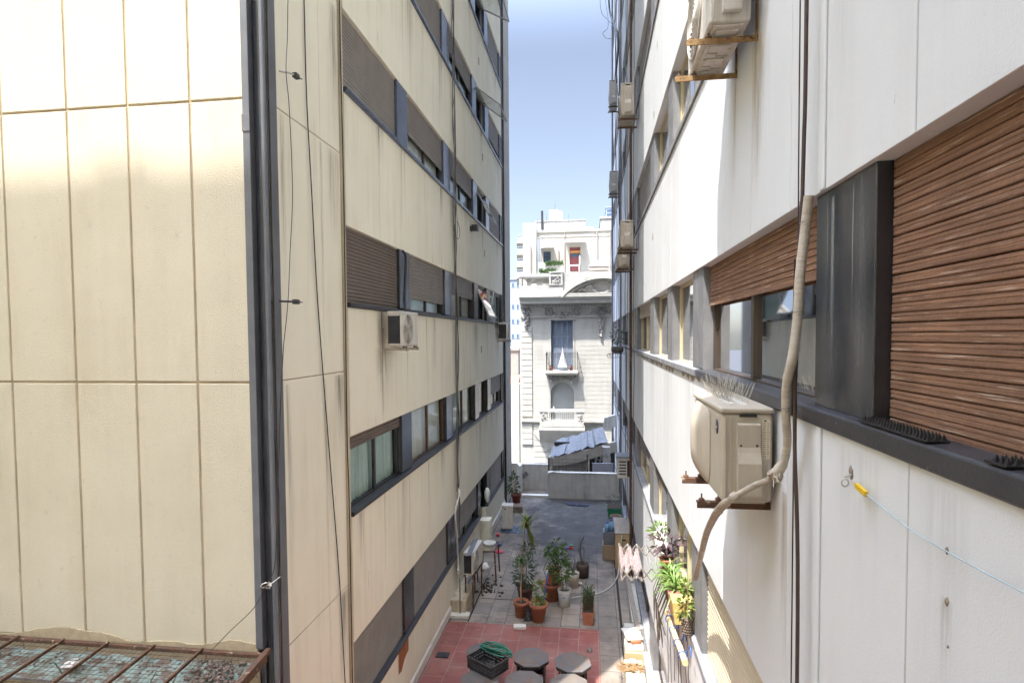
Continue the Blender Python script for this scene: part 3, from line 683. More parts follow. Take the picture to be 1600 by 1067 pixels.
# ------------------------------------------------------------------ end of the terrace
m = MB(); m.box(-1.72, XR + .2, 23.1, 23.32, -.02, 1.0); m.box(-1.74, XR + .2, 23.08, 23.34, 1.0, 1.035)
o = m.build('parapet_wall', CONC, None, bevel=.012); tag(o, 'stained concrete parapet with rust runs closing the far end of the terrace', 'wall')
m = MB(); m.box(-3.5, -1.6, 25.5, 25.7, -9, .82); o = m.build('garden_wall', CONC, None, bevel=.02)
tag(o, 'lower grey wall behind the sunken corner left of the concrete parapet', 'wall')
m = MB(); m.prism([(23.62, -.4), (25.5, -.4), (25.5, .86), (24.6, .90), (23.62, 1.25)], 0, -3.4, -3.02)
o = m.build('garden_wall', SKIRT, None, bevel=.015); tag(o, 'short whitewashed side wall next to the end pilaster of the cream block', 'wall')
# lean-to with crumpled metal roof behind the parapet
LT = thing('lean_to_shed', 'tumbledown lean-to with dented grey metal roof sloping above the far parapet', 'shed', (-.5, 26, -9))
A, B = Vector((-1.86, 25.0, 1.19)), Vector((.66, 25.0, 1.90)); Cc, Dd = Vector((-1.66, 27.6, 1.52)), Vector((.46, 27.6, 2.12))
m = MB(); nu, nv = 56, 10; vs = []
seam = [0, .12, .27, .40, .53, .66, .78, .80, 1]
for j in range(nv + 1):
    for i in range(nu + 1):
        u, v = i / nu, j / nv; p = A.lerp(B, u).lerp(Cc.lerp(Dd, u), v)
        rib = max(0, 1 - min(abs(u - q) for q in (.12, .27, .40, .53, .66, .785)) / .014) * .045
        sag = .028 * math.sin(u * 31 + v * 3) * (1 - v * .5) + .022 * math.sin(u * 13 - v * 7) + random.uniform(-.012, .012)
        p.z += rib + sag + (.05 if u > .785 else 0); p.y += .06 * math.sin(u * 23); vs.append(p)
m.add(vs, [(j * (nu + 1) + i, j * (nu + 1) + i + 1, (j + 1) * (nu + 1) + i + 1, (j + 1) * (nu + 1) + i) for j in range(nv) for i in range(nu)])
m.build('roof', GALV, LT)
m = MB(); m.prism([(-1.84, 1.14), (-1.84, .86), (-1.1, .90), (.1, 1.24), (1.0, 1.52), (1.0, 1.96), (.1, 1.70)], 1, 25.02, 25.2); m.build('fascia_beam', mat('mouldy beige render', (.44, .40, .34, 1), (.34, .31, .27, 1), 3, .9, .3, 40, (.08, .07, .06, 1), .8, 5, spots=(.07, .06, .05, 1), spot_scale=6, spot_lo=.66, spot_hi=.72), LT, bevel=.01)
m = MB(); m.prism([(.5, 2.02), (1.04, 2.2), (1.04, 2.75), (.55, 2.60)], 1, 27.4, 27.7); m.build('gable_stub', CONC, LT)
m = MB(); m.box(-1.7, 1.0, 26.6, 26.75, -9, 1.6); m.build('back_wall', INTER, LT)
m = MB(); m.box(-1.84, -1.7, 25.03, 25.2, -9, .9); m.box(-.25, -.12, 25.05, 25.2, -9, 1.3); m.build('post', PAPER, LT, bevel=.01)
m = MB(); m.box(-1.7, -.25, 25.3, 25.36, -9, 1.15); m.build('inner_panel', mat('beige corrugated panel', (.46, .41, .35, 1), (.36, .32, .28, 1), 2, .8, grain=(26, 1, .4, 1, (.28, .25, .22, 1))), LT)
m = MB()
for i in range(27): m.bar((-1.72 + i * .058, 23.9, .9), (-1.72 + i * .058, 23.9, 1.42 + .0 * i), .008)
for zz in (.95, 1.1, 1.25, 1.41): m.bar((-1.74, 23.895, zz), (-.2, 23.895, zz), .008)
m.bar((-.2, 23.9, .6), (-.2, 23.9, 1.6), .05); m.bar((-1.76, 23.9, .6), (-1.76, 23.9, 1.44), .05)
o = m.build('wire_fence', IRON); tag(o, 'dark wire mesh fence panel standing behind the parapet', 'fence')
m = MB(); m.box(.0, .84, 24.0, 24.04, .62, 1.22); m.box(-.01, .85, 23.985, 24.05, 1.22, 1.245); o = m.build('metal_panel', mat('grey zinc panel', (.33, .33, .38, 1), (.26, .26, .3, 1), 3, .5, .1, 30, grain=(40, 1, .5, 1, (.25, .25, .29, 1))), None, bevel=.004)
tag(o, 'grey zinc sheet standing upright behind the right half of the parapet', 'panel')
m = MB(); m.box(.12, .16, 25.3, 25.34, .9, 1.75)
for i in range(5): m.bar((.14 + i * .09, 25.3, 1.0 + (i % 2) * .3), (.2 + i * .09, 25.3, 1.3 + (i % 2) * .32), .07, .02)
m.bar((.1, 25.3, 1.62), (.5, 25.3, 1.72), .03); m.bar((.5, 25.3, .9), (.5, 25.3, 1.75), .04); m.bar((.1, 25.3, 1.1), (.5, 25.3, 1.12), .03); o = m.build('lattice_gate', SKIRT)
tag(o, 'broken white lattice gate under the lean-to roof', 'gate')

# ------------------------------------------------------------------ ornate facade across the street
FB = thing('ornate_building', 'old stone-faced building with carved cornice, arched pediment and balconies at the end of the canyon', 'building', (.65, 44, -9))
FX = .65; FY = 40.0
def wall_open(mb, x0, x1, z0, z1, y0, y1, ops):
    xs = sorted({x0, x1, *[o[0] for o in ops], *[o[1] for o in ops]}); zs = sorted({z0, z1, *[o[2] for o in ops], *[o[3] for o in ops]})
    for a, b in zip(xs, xs[1:]):
        run = None
        for c, d in zip(zs, zs[1:]):
            if any(o[0] <= a and b <= o[1] and o[2] <= c and d <= o[3] for o in ops):
                if run: mb.box(a, b, y0, y1, *run); run = None
            else: run = (run[0], d) if run else (c, d)
        if run: mb.box(a, b, y0, y1, *run)
bays = (-2.0, 2 * FX + 2.0)
ops = []
for c in bays: ops += [(c - .74, c + .74, 4.08, 7.45), (c - .8, c + .8, .55, 3.25)]
m = MB(); wall_open(m, -4.86, 6.16, -9, 9.0, FY, FY + .4, ops); m.box(-4.86, 6.16, FY + .4, FY + 4, -9, 9.3)
m.build('wall', STONE, FB)
for a, b in ((-3.9, -2.85), (-1.05, 2.35)):                           # fine coursing on the plain field
    m = MB()
    for i in range(22): z = .9 + i * .30; m.box(a, b, FY - .012, FY - .0, z, z + .282)
    m.build('ashlar_courses', STONE, FB)
m = MB()
for sx in (-1, 1):
    for i in range(21):
        z = -1.0 + i * .385
        if .45 < z < .9: continue
        x0, x1 = (FX + sx * 5.40, FX + sx * 4.68); m.box(min(x0, x1), max(x0, x1), FY - .09, FY + .01, z, z + .345)
m.build('quoins', STONE, FB, bevel=.015)
m = MB()
for i in range(9):
    z = -1.1 - i * .385; m.box(-3.95, 5.25, FY - .06, FY + .01, z, z + .345); 
for i in range(3):
    z = -.72 + i * .385; m.box(-3.95, -3.45, FY - .06, FY + .01, z, z + .345)
m.box(-4.8, 6.1, FY - .22, FY + .01, .56, .74); m.build('rustication', STONE, FB, bevel=.015)
m = MB()
prof = [(FY + .02, 7.62), (FY - .10, 7.62), (FY - .12, 7.74), (FY - .05, 7.76), (FY - .05, 8.25), (FY - .22, 8.32), (FY - .26, 8.48), (FY - .5, 8.53), (FY - .84, 8.56), (FY - .85, 8.80), (FY - .98, 8.84), (FY - 1.0, 8.92), (FY - 1.05, 8.94), (FY - 1.05, 9.06), (FY + .02, 9.1)]
m.prism(prof, 0, -4.78, 6.08); m.build('cornice', STONE, FB)
m = MB()
for i in range(49):
    x = -4.6 + i * .216; m.box(x, x + .12, FY - .40, FY - .2, 8.30, 8.47)
m.build('dentils', STONED, FB)
def blobs(name, pts, r, n=1, y=FY - .08, dy=.08, mm=STONED):
    b = MB()
    for (x, z, q) in pts: b.ball((x, y + random.uniform(-dy, dy) * .5, z), r * q, r * q * .8, r * q, 7, 5, .15)
    return b.build(name, mm, FB)
for c in (-2.9, -1.0, 2.3, 4.2):                                      # wreaths on the frieze
    b = MB(); N = 14
    b.tube([(c + .24 * math.cos(2 * PI * i / N), FY - .1, 8.02 + .28 * math.sin(2 * PI * i / N)) for i in range(N + 1)], .055, 6)
    b.ball((c, FY - .09, 8.0), .13, .08, .16); b.ball((c, FY - .16, 8.36), .17, .12, .10); b.ball((c - .2, FY - .12, 8.3), .09); b.ball((c + .2, FY - .12, 8.3), .09)
    b.build('wreath', STONED, FB)
for sx in (-1, 1):                                                    # corner consoles
    x = FX + sx * 5.03
    pts = [(x + random.uniform(-.26, .26) * (1 - t * .65), 8.3 - t * 1.35, random.uniform(.6, 1.1)) for t in [i / 34 for i in range(35)]]
    blobs('corner_console', pts, .105, y=FY - .14)
pts = []
for i in range(90):
    t = i / 90; pts.append((FX - .05 + random.uniform(-1, 1) * (.30 * (1 - t) + .04), 8.45 - t * 2.2, random.uniform(.5, 1.05)))
for sx in (-1, 1):
    for i in range(12): pts.append((FX + sx * (.2 + i * .05), 7.95 + .1 * math.sin(i), .55))
blobs('garland_drop', pts, .085, y=FY - .14)
for c in bays:
    pts = []
    for sx in (-1, 1):
        for i in range(16):
            t = i / 15 * 4.2; rr = .26 - t * .045; pts.append((c + sx * (.46 + rr * math.cos(t)), 7.72 + rr * math.sin(t), .55))
    pts += [(c, 7.72, 1.9), (c - .15, 7.66, 1.2), (c + .15, 7.66, 1.2), (c, 7.92, 1.2)]
    blobs('cartouche', pts, .085, y=FY - .1)
    m = MB(); m.box(c - .84, c - .74, FY - .06, FY + .1, 4.08, 7.45); m.box(c + .74, c + .84, FY - .06, FY + .1, 4.08, 7.45); m.box(c - .9, c + .9, FY - .08, FY + .1, 7.45, 7.58)
    m.build('window_surround', STONE, FB, bevel=.01)
    # shuttered upper window
    f = MB(); f.box(c - .74, c + .74, FY + .24, FY + .3, 4.08, 7.45); W = f.build('window', SHUTB, FB)
    for i in range(4):
        x0 = c - .73 + i * .367; s = MB()
        s.box(x0, x0 + .04, FY + .17, FY + .235, 4.1, 7.43); s.box(x0 + .31, x0 + .35, FY + .17, FY + .235, 4.1, 7.43)
        for zz in (4.1, 5.2, 6.3, 7.37): s.box(x0 + .04, x0 + .31, FY + .17, FY + .235, zz, zz + .06)
        for k in range(52):
            zz = 4.18 + k * .061; s.quad((x0 + .04, FY + .175, zz), (x0 + .31, FY + .175, zz), (x0 + .31, FY + .222, zz + .052), (x0 + .04, FY + .222, zz + .052))
        s.build('shutter', SHUTB, W)
    # roller shutter with arched head
    f = MB(); ar = [(c - .8 + 1.6 * i / 16, 2.55 + .7 * math.sin(PI * i / 16) ** .55) for i in range(17)]
    f.prism([(c - .82, 3.3)] + ar + [(c + .82, 3.3)], 1, FY + .02, FY + .22); f.build('arch_head', STONE, FB)
    f = MB()
    for k in range(40):
        zz = .55 + k * .07; f.quad((c - .8, FY + .3, zz), (c + .8, FY + .3, zz), (c + .8, FY + .27, zz + .06), (c - .8, FY + .27, zz + .06)); f.quad((c - .8, FY + .27, zz + .06), (c + .8, FY + .27, zz + .06), (c + .8, FY + .3, zz + .07), (c - .8, FY + .3, zz + .07))
    f.build('roller_shutter', ROLLG, FB)
    # iron balcony
    s = MB(); s.prism([(FY, 3.72), (FY - .62, 3.80), (FY - .68, 3.86), (FY - .72, 3.92), (FY - .72, 4.06), (FY, 4.08)], 0, c - 1.08, c + 1.08)
    S = s.build('balcony', STONE, FB, bevel=.01)
    r = MB(); zt = 5.28
    P = [(c - 1.03, FY), (c - 1.03, FY - .66), (c + 1.03, FY - .66), (c + 1.03, FY)]
    for (a, b) in zip(P, P[1:]):
        for zz in (4.14, 5.0, zt): r.bar((*a, zz), (*b, zz), .03 if zz > 5.2 else .02)
        L = math.dist(a, b); n = max(2, int(L / .105))
        for i in range(n + 1):
            t = i / n; x, y = a[0] + (b[0] - a[0]) * t, a[1] + (b[1] - a[1]) * t; r.bar((x, y, 4.08), (x, y, zt), .018)
            if i < n: r.tube([(x + (b[0] - a[0]) / n * .5 + .035 * math.cos(q), y, 5.14 + .05 * math.sin(q)) for q in (0, 1.57, 3.14, 4.71, 6.28)], .008, 4)
    r.build('railing', IRON, S)
    for sx in (-1, 1):
        pts = [(c + sx * (.75 + .12 * math.cos(t)), 3.62 - t * .13, 1) for t in [i * .35 for i in range(8)]]; blobs('bracket', pts, .11, y=FY - .25)
    pts = [(c + random.uniform(-.62, .62), 3.55 + random.uniform(-.12, .1), random.uniform(.5, 1.1)) for i in range(46)]; blobs('scroll_relief', pts, .07, y=FY - .12)
    # stone balustrade balcony
    s = MB(); s.prism([(FY, -.95), (FY - .25, -.7), (FY - .62, -.15), (FY - .86, .02), (FY - .92, .12), (FY - .92, .30), (FY, .34)], 0, c - 1.52, c + 1.52)
    s.box(c - 1.46, c + 1.46, FY - .86, FY - .70, .345, .72)
    S = s.build('balcony', STONE, FB, bevel=.02)
    r = MB(); r.box(c - 1.5, c + 1.5, FY - .9, FY - .66, 1.33, 1.52); r.box(c - 1.46, c - .98, FY - .85, FY - .70, .725, 1.325); r.box(c + .98, c + 1.46, FY - .85, FY - .70, .725, 1.325)
    r.build('balustrade', STONE, S, bevel=.012)
    r = MB()
    for i in range(16): r.bar((c - .94 + i * .125, FY - .78, .72), (c - .94 + i * .125, FY - .78, 1.33), .022)
    r.build('baluster_bars', IRON, S)
    for sx in (-1, 1):
        pts = [(c + sx * 1.22 + random.uniform(-.12, .12), 1.0 + random.uniform(-.22, .25), random.uniform(.5, 1)) for i in range(16)]; blobs('balustrade_relief', pts, .06, y=FY - .87)
    m = MB()
    for i in range(7):
        a = -.9 + i * .3; m.bar((c + a * 1.0, FY - .09, -1.25), (c + a * 2.0, FY - .09, -.15), .34, .08, up=(0, 1, 0))
    m.build('voussoirs', STONE, FB, bevel=.02)
# parapet, pediment
m = MB()
for sx in (-1, 1):
    a, b = sorted((FX + sx * 5.45, FX + sx * 2.55)); yf = FY - .75
    m.box(a, b, yf, yf + .22, 9.08, 9.72); m.box(a, b, yf - .03, yf + .25, 10.28, 10.44)
    a, b = sorted((FX + sx * 5.45, FX + sx * 5.25)); m.box(a, b, yf + .001, yf + .219, 9.72, 10.28)
    a, b = sorted((FX + sx * 3.45, FX + sx * 2.55)); m.box(a - .02, b + .02, yf - .06, yf + .28, 9.72, 9.78); m.box(a - .02, b + .02, yf - .06, yf + .28, 10.52, 10.62); m.box(a, a + .13, yf - .05, yf + .22, 9.78, 10.52); m.box(b - .13, b, yf - .05, yf + .22, 9.78, 10.52); m.box(a + .13, b - .13, yf + .05, yf + .2, 9.78, 10.52)
cz, RO = 6.72, 3.62
arc = lambda r, n=24, a0=.875: [(FX + r * math.sin(-a0 + 2 * a0 * i / n), cz + r * math.cos(-a0 + 2 * a0 * i / n)) for i in range(n + 1)]
top = [(FX - 2.55, 10.5), (FX + 2.55, 10.5)]
m.prism([(FX - 2.56, 9.1)] + [p for p in arc(RO - .05, 24, .78)] + [(FX + 2.56, 9.1), (FX + 2.56, 10.58), (FX - 2.56, 10.58)], 1, FY - .62, FY - .36)
m.build('parapet', PARAST, FB, bevel=.01)
m = MB(); o1, i1 = arc(RO), arc(RO - .26); m.prism(o1 + i1[::-1], 1, FY - 1.1, FY - .6); i2 = arc(RO - .42); i3 = arc(RO - .265); m.prism(i3 + i2[::-1], 1, FY - .9, FY - .6)
m.box(FX - 2.7, FX + 2.7, FY - 1.06, FY - .62, 9.07, 9.16); m.build('pediment_arch', STONE, FB)
m = MB(); m.prism([p for p in arc(RO - .43)], 1, FY - .58, FY - .5); m.build('tympanum', mat('grey tympanum', (.55, .52, .48, 1), (.45, .42, .39, 1), 2, .9), FB)
pts = []
for i in range(40):
    t = 2 * PI * i / 40; pts.append((FX + .62 * math.cos(t), 9.55 + .36 * math.sin(t), .75))
for sx in (-1, 1):
    for i in range(26):
        t = i / 25; pts.append((FX + sx * (.75 + .95 * t), 9.62 - .4 * t + .08 * math.sin(t * 12), 1.15 - .5 * t))
    pts += [(FX + sx * (.62 + random.uniform(-.12, .12)), 9.75 + random.uniform(-.1, .2), .9) for i in range(8)]
pts += [(FX + random.uniform(-.3, .3), 10.0 + random.uniform(-.12, .16), 1.2) for i in range(14)]
blobs('pediment_carving', pts, .095, y=FY - .72, mm=STONE)
for sx in (-1, 1):
    pts = [(FX + sx * 3.0 + random.uniform(-.27, .27), 10.15 + random.uniform(-.3, .3), random.uniform(.5, 1.1)) for i in range(40)]
    blobs('relief_panel', pts, .075, y=FY - .72)
b = MB()
for x, wv, h in ((-4.15, .3, .52), (-3.45, .42, .48), (-2.98, .02, .4)): b.box(x - wv / 2, x + wv / 2, FY - .5, FY - .42, 9.72, 9.72 + h)
b.build('parapet_panels', WHITEB, FB)
sk = MB(); q0, q1 = at(921, 423, 41.5), at(951, 410, 41.5); sk.box(q0.x, q1.x, 41.2, 42.4, q0.z, q0.z + .28)
o = thing('skylight', 'small glass pyramid skylight on the roof behind the arched pediment', 'skylight', ((q0.x + q1.x) / 2, 41.8, q0.z))
sk.build('kerb', DULLB, o)
xm = (q0.x + q1.x) / 2; sk = MB(); zc = q0.z + .28; zt = zc + .4
for a, b in (((q0.x - .06, 41.15), (q1.x + .06, 41.15)), ((q1.x + .06, 41.15), (q1.x + .06, 42.45)), ((q1.x + .06, 42.45), (q0.x - .06, 42.45)), ((q0.x - .06, 42.45), (q0.x - .06, 41.15))):
    sk.add([(*a, zc), (*b, zc), (xm, 41.8, zt)], [(0, 1, 2)])
sk.build('pyramid_glass', mat('dusty blue glazing', (.34, .42, .48, 1), (.44, .5, .55, 1), 2, .3), o)
sk = MB()
for a in ((q0.x - .06, 41.15), (q1.x + .06, 41.15)): sk.bar((*a, zc + .01), (xm, 41.8, zt + .01), .05, .03)
sk.bar((xm - .2, 41.15, zc), (xm - .03, 41.75, zt), .04, .02); sk.bar((xm + .25, 41.15, zc), (xm + .03, 41.75, zt), .04, .02); sk.build('glazing_bars', CABW, o)
# objects on the iron balcony
m = MB(); c = -2.0
m.lathe([(.34, 0), (.30, .1), (.16, .55), (.03, 1.05), (.005, 1.2)], (c + .05, FY - .35, 4.3), 8); m.tube([(c + .05, FY - .35, 4.08), (c + .05, FY - .35, 5.6)], .02, 6)
o = m.build('folded_parasol', CARD); tag(o, 'pale folded parasol standing behind the iron balcony railing', 'parasol')
for i, (dx, mm, lb) in enumerate(((-.72, TERRA, 'small terracotta pot at the left end of the iron balcony'), (.62, TERRA, 'small terracotta pot near the right end of the iron balcony'))):
    t = thing('flower_pot', lb, 'flower pot', (c + dx, FY - .45, 4.08), 0, 'pots on the iron balcony')
    m = MB(); m.lathe([(0, 0), (.09, 0), (.12, .2), (.135, .2), (.135, .25), (.11, .25), (.1, .2), (0, .19)], (0, 0, 0), 14); m.build('pot', mm, t, False)
    m = MB()
    for k in range(26): m.leaf((0, 0, .2), (random.uniform(-1, 1), random.uniform(-1, 1), 1.4), random.uniform(.12, .26), .06)
    m.build('leaves', LEAF, t, False)
m = MB(); m.lathe([(.13, 0), (.12, .1), (.05, .75), (.015, .95)], (c - .55, FY - .62, .74), 10); o = m.build('white_cone', CARD); tag(o, 'white cone standing behind the bars of the stone balcony', 'cone')

# ------------------------------------------------------------------ white roof-top building behind it
WB = thing('apartment_building', 'cream white building with roof terrace and water tower rising behind the stone facade', 'building', (-2, 52, -9))
Y = 47.0
def rect(px0, py0, px1, py1, Y): a, b = at(px0, py0, Y), at(px1, py1, Y); return a.x, b.x, b.z, a.z       # x0,x1,z0,z1
x0, x1, z0, z1 = rect(817, 349, 838, 440, Y - .6); tx1 = x1
m = MB(); m.box(x0, x1, Y - .6, Y + 12, -9, z1)
x0, x1, zz0, zz1 = rect(838, 364, 975, 440, Y)
wx = at(849, 393, Y), at(860.5, 410, Y); dx = at(890, 386, Y), at(907, 424, Y)
wall_open(m, tx1 + .001, x1, -9, zz1, Y, Y + .5, [(wx[0].x, wx[1].x, wx[1].z, wx[0].z), (dx[0].x, dx[1].x, dx[1].z, dx[0].z)])
m.box(tx1 + .001, x1, Y + .5, Y + 11, -9, zz1 - .02)
m.build('wall', WHITEB, WB)
m = MB(); m.box(tx1 + .01, x1, Y - .09, Y + .3, zz1, zz1 + .14); q = at(846, 371, Y); m.box(tx1 + .01, x1, Y - .04, Y, q.z - .03, q.z + .03); m.build('coping', WHITEB, WB)
x0, x1, z0, z1 = rect(837, 347, 915, 372, Y + 4); m = MB(); m.box(x0, x1, Y + 4, Y + 10, z0, z1); m.box(x0 - .02, x1 + .02, Y + 3.95, Y + 10, z1, z1 + .08); m.build('penthouse', PINKW, WB)
x0, x1, z0, z1 = rect(858, 328, 879, 350, Y + 6)
m = MB(); m.box(x0, x1 - .35, Y + 6, Y + 8, z0 - .5, z1); m.lathe([(.0, 0), (.42, 0), (.42, z1 - z0 + .4), (0, z1 - z0 + .45)], (x1 - .4, Y + 6.6, z0 - .5), 16); m.build('water_tower', WHITEB, WB, bevel=.03)
m = MB(); q0, q1 = at(843, 343, Y + 4), at(848, 372, Y); 
q = at(848, 332, Y + 4.5); m.tube([(q.x, Y + 3.9, q.z - 1.6), (q.x, Y + 3.9, q.z)], .10, 8); m.build('flue_pipe', IRON, WB)
m = MB()
for px, py0, py1 in ((867.5, 318, 352), (854, 334, 350), (888, 336, 350), (840, 342, 366)):
    a, b = at(px, py0, Y + 3.8), at(px, py1, Y + 3.8); m.tube([a, b], .022, 5)
m.build('aerials', CABG, WB)
m = MB(); x0, x1, z0, z1 = rect(882, 358, 895, 364, Y + 1); m.box(x0, x1, Y + 1, Y + 2, z0 - .3, z1); x0, x1, z0, z1 = rect(839, 360, 847, 364, Y + 1); m.box(x0, x1, Y + 1, Y + 2, z0 - .3, z1); m.build('roof_tanks', BLUEW, WB)
m = MB(); x0, x1, z0, z1 = rect(916, 354, 928, 366, Y + 3); m.box(x0, x1, Y + 3, Y + 4, z0 - .3, z1); m.build('roof_vent', DULLB, WB)
f = MB(); f.box(wx[0].x, wx[1].x, Y + .2, Y + .26, wx[1].z, wx[0].z); W = f.build('window', ALU, WB); p = MB(); ww = wx[1].x - wx[0].x; hh = wx[0].z - wx[1].z
for i in (0, 1):
    for j in (0, 1): p.box(wx[0].x + ww * (.07 + .47 * i), wx[0].x + ww * (.46 + .47 * i), Y + .185, Y + .195, wx[1].z + hh * (.06 + .48 * j), wx[1].z + hh * (.46 + .48 * j))
p.build('pane', BLUEG, W)
m = MB(); a, b = at(845, 390, Y), at(866, 390, Y); m.box(a.x, b.x, Y - .9, Y - .01, a.z, a.z + .08); m.build('window_hood', WHITEB, WB)
m = MB(); m.box(dx[0].x, dx[1].x, Y + .25, Y + .3, dx[1].z, dx[0].z); D = m.build('door', REDD, WB)
x0, x1, z0, z1 = rect(892, 396, 905, 401, Y); m = MB(); m.box(x0, x1, Y + .22, Y + .245, z0, z1); m.build('pane', BLUEG, D)
x0, x1, z0, z1 = rect(890, 391.5, 907, 395, Y); m = MB(); m.box(x0, x1, Y + .1, Y + .24, z0, z1); m.build('awning_strip', ORNG, D)
m = MB(); a, b = at(882, 379, Y - 1.2), at(915, 379, Y - 1.2); n = 40; vs = []
for i in range(n + 1):
    x = a.x + (b.x - a.x) * i / n; zz = .05 * math.sin(i * PI / 2); vs += [(x, Y - 1.25, a.z + zz), (x, Y - .01, a.z + .35 + zz)]
m.add(vs, [(2 * i, 2 * i + 2, 2 * i + 3, 2 * i + 1) for i in range(n)]); m.build('door_canopy', DULLB, WB)
m = MB()
for px, p0, p1, r in ((830, 386, 432, .07), (933, 362, 412, .06), (882, 362, 424, .04), (953, 362, 424, .05), (872.5, 390, 410, .08)):
    a, b = at(px, p0, Y - .1), at(px, p1, Y - .1); yy = Y - .72 if px < 838 else Y - .1; m.tube([(a.x, yy, a.z), (b.x, yy, b.z)], r, 6)
m.build('wall_pipes', DULLB, WB)
m = MB(); a, b = at(840.5, 372, Y - .9), at(844.5, 428, Y - .9)
for x in (a.x, b.x): m.bar((x, Y - .9, a.z), (x, Y - .9, b.z), .05)
for i in range(16): zz = b.z + (a.z - b.z) * i / 15; m.bar((a.x, Y - .9, zz), (b.x, Y - .9, zz), .04)
o = m.build('ladder', BLUEW); tag(o, 'pale metal ladder fixed to the white building beside its red door', 'ladder'); o['label'] = 'pale metal ladder on the white building left of its small window'
m = MB(); a, b = at(842, 411, Y - 1.3), at(882, 428, Y - 1.3)
for i in range(22): x = a.x + (b.x - a.x) * i / 21; m.bar((x, Y - 1.3, a.z), (x, Y - 1.3, b.z), .025)
m.bar((a.x, Y - 1.3, a.z), (b.x, Y - 1.3, a.z), .05); m.bar((a.x, Y - 1.3, b.z + .1), (b.x, Y - 1.3, b.z + .1), .05)
o = m.build('terrace_railing', CABW); tag(o, 'thin white railing round the roof terrace of the white building', 'railing')
for px0, px1, py, lb in ((843, 868, 424, 'low green hedge along the foot of the roof terrace railing'), (853, 880, 412, 'green planter hedge hanging on top of the roof terrace railing')):
    m = MB(); a, b = at(px0, py, Y - 1.45), at(px1, py, Y - 1.45)
    for i in range(420): m.leaf((random.uniform(a.x, b.x), Y - 1.45 + random.uniform(-.12, .12), a.z + random.uniform(-.14, .14)), (random.uniform(-1, 1), random.uniform(-1, .2), random.uniform(-.6, 1)), .16, .08)
    o = m.build('hedge', LEAF); tag(o, lb, 'hedge')
ch = thing('garden_chair', 'white plastic garden chair in front of the red rooftop door', 'chair', (0, 0, 0))
q = at(904, 424, Y - 1.0); ch.location = (q.x, Y - 1.0, q.z)
m = MB(); m.box(-.75, .1, -.3, .3, .42, .48); m.build('seat', CARD, ch, False); m = MB(); m.box(.05, .12, -.3, .3, .48, 1.15); m.build('backrest', CARD, ch, False)
for (x, y) in ((-.7, -.26), (-.7, .26), (.06, -.26), (.06, .26)): m = MB(); m.bar((x, y, 0), (x, y, .42), .06); m.build('leg', CARD, ch, False)
m = MB(); q = at(884, 424, FY + 1); m.box(-4.8, 6.1, FY + .5, Y - 1.5, q.z - .4, q.z - .2); m.build('roof_terrace_slab', CONC, WB)
# stacked balconies on its left flank
for py in (379, 397, 416, 433):
    a, b = at(808, py, 50), at(819, py, 50); m = MB(); m.prism([(50, a.z - .55), (51.6, a.z - .55), (51.8, a.z - .1), (51.8, a.z), (49.6, a.z), (49.6, a.z - .12)], 0, a.x, b.x + .3); S = m.build('balcony', WHITEB, WB)
    m = MB(); m.bar((a.x + .05, 49.7, a.z + .55), (b.x, 49.7, a.z + .55), .05); m.box(a.x + .06, b.x, 49.72, 49.74, a.z, a.z + .45); m.build('balcony_screen', BLUEW, S)
# far neighbours
def block(name, label, px0, px1, py0, pybot, Y, dep, m_, wins=(), wm=BLUEG):
    x0, x1, z0, z1 = rect(px0, py0, px1, pybot, Y); T_ = thing(name, label, 'building', ((x0 + x1) / 2, Y + dep / 2, -9))
    m = MB(); m.box(x0, x1, Y, Y + dep, -9, z1); m.box(x0 - .1, x1 + .1, Y - .12, Y + dep, z1, z1 + .25); m.build('wall', m_, T_)
    for (a, b, c, d) in wins:
        f = MB(); X0, X1, Z0, Z1 = rect(a, b, c, d, Y); f.box(X0, X1, Y - .04, Y + .01, Z0, Z1); W = f.build('window', m_, T_)
        f = MB(); f.box(X0 + .08, X1 - .08, Y - .06, Y - .045, Z0 + .08, Z1 - .08); f.build('pane', wm, W)
    return T_
block('apartment_building', 'pale blue grey block with square windows far behind the left end of the canyon', 770, 812.5, 438, 560, 72, 12, BLUEW,
      [(x, y, x + 5, y + 8) for y in (441, 475, 498, 521) for x in (782, 791, 799, 806.5)])
HB = block('town_house', 'low brown house with red roof tiles left of the stone facade', 780, 811, 548, 720, 60, 8, DULLB)
x0, x1, z0, z1 = rect(780, 588, 811, 597, 59); m = MB(); m.prism([(59.9, z1 + .1), (58.4, z0), (58.4, z0 - .12), (59.9, z0 - .1)], 0, x0, x1); m.build('tiled_roof', ROOFT, HB)
x0, x1, z0, z1 = rect(780, 600, 811.5, 730, 57.5); m = MB(); m.box(x0, x1, 57.5, 59.8, -9, z1); o = m.build('boundary_wall', WHITEB); tag(o, 'tall sunlit cream wall left of the stone facade below the tiled roof', 'wall')
block('office_tower', 'slim blue glass tower peeping over the roofs beside the white apartment block', 947, 975, 325, 400, 140, 14, BLUEW, [(947.6, y, 956.5, y + 4.5) for y in (327, 333, 339.5)])
block('apartment_building', 'small pale pink roof-top storey below the glass tower', 938.5, 975, 342, 380, 75, 10, WHITEB, [(948, 350, 950.5, 358), (953, 350, 955.5, 358)], PINKW)
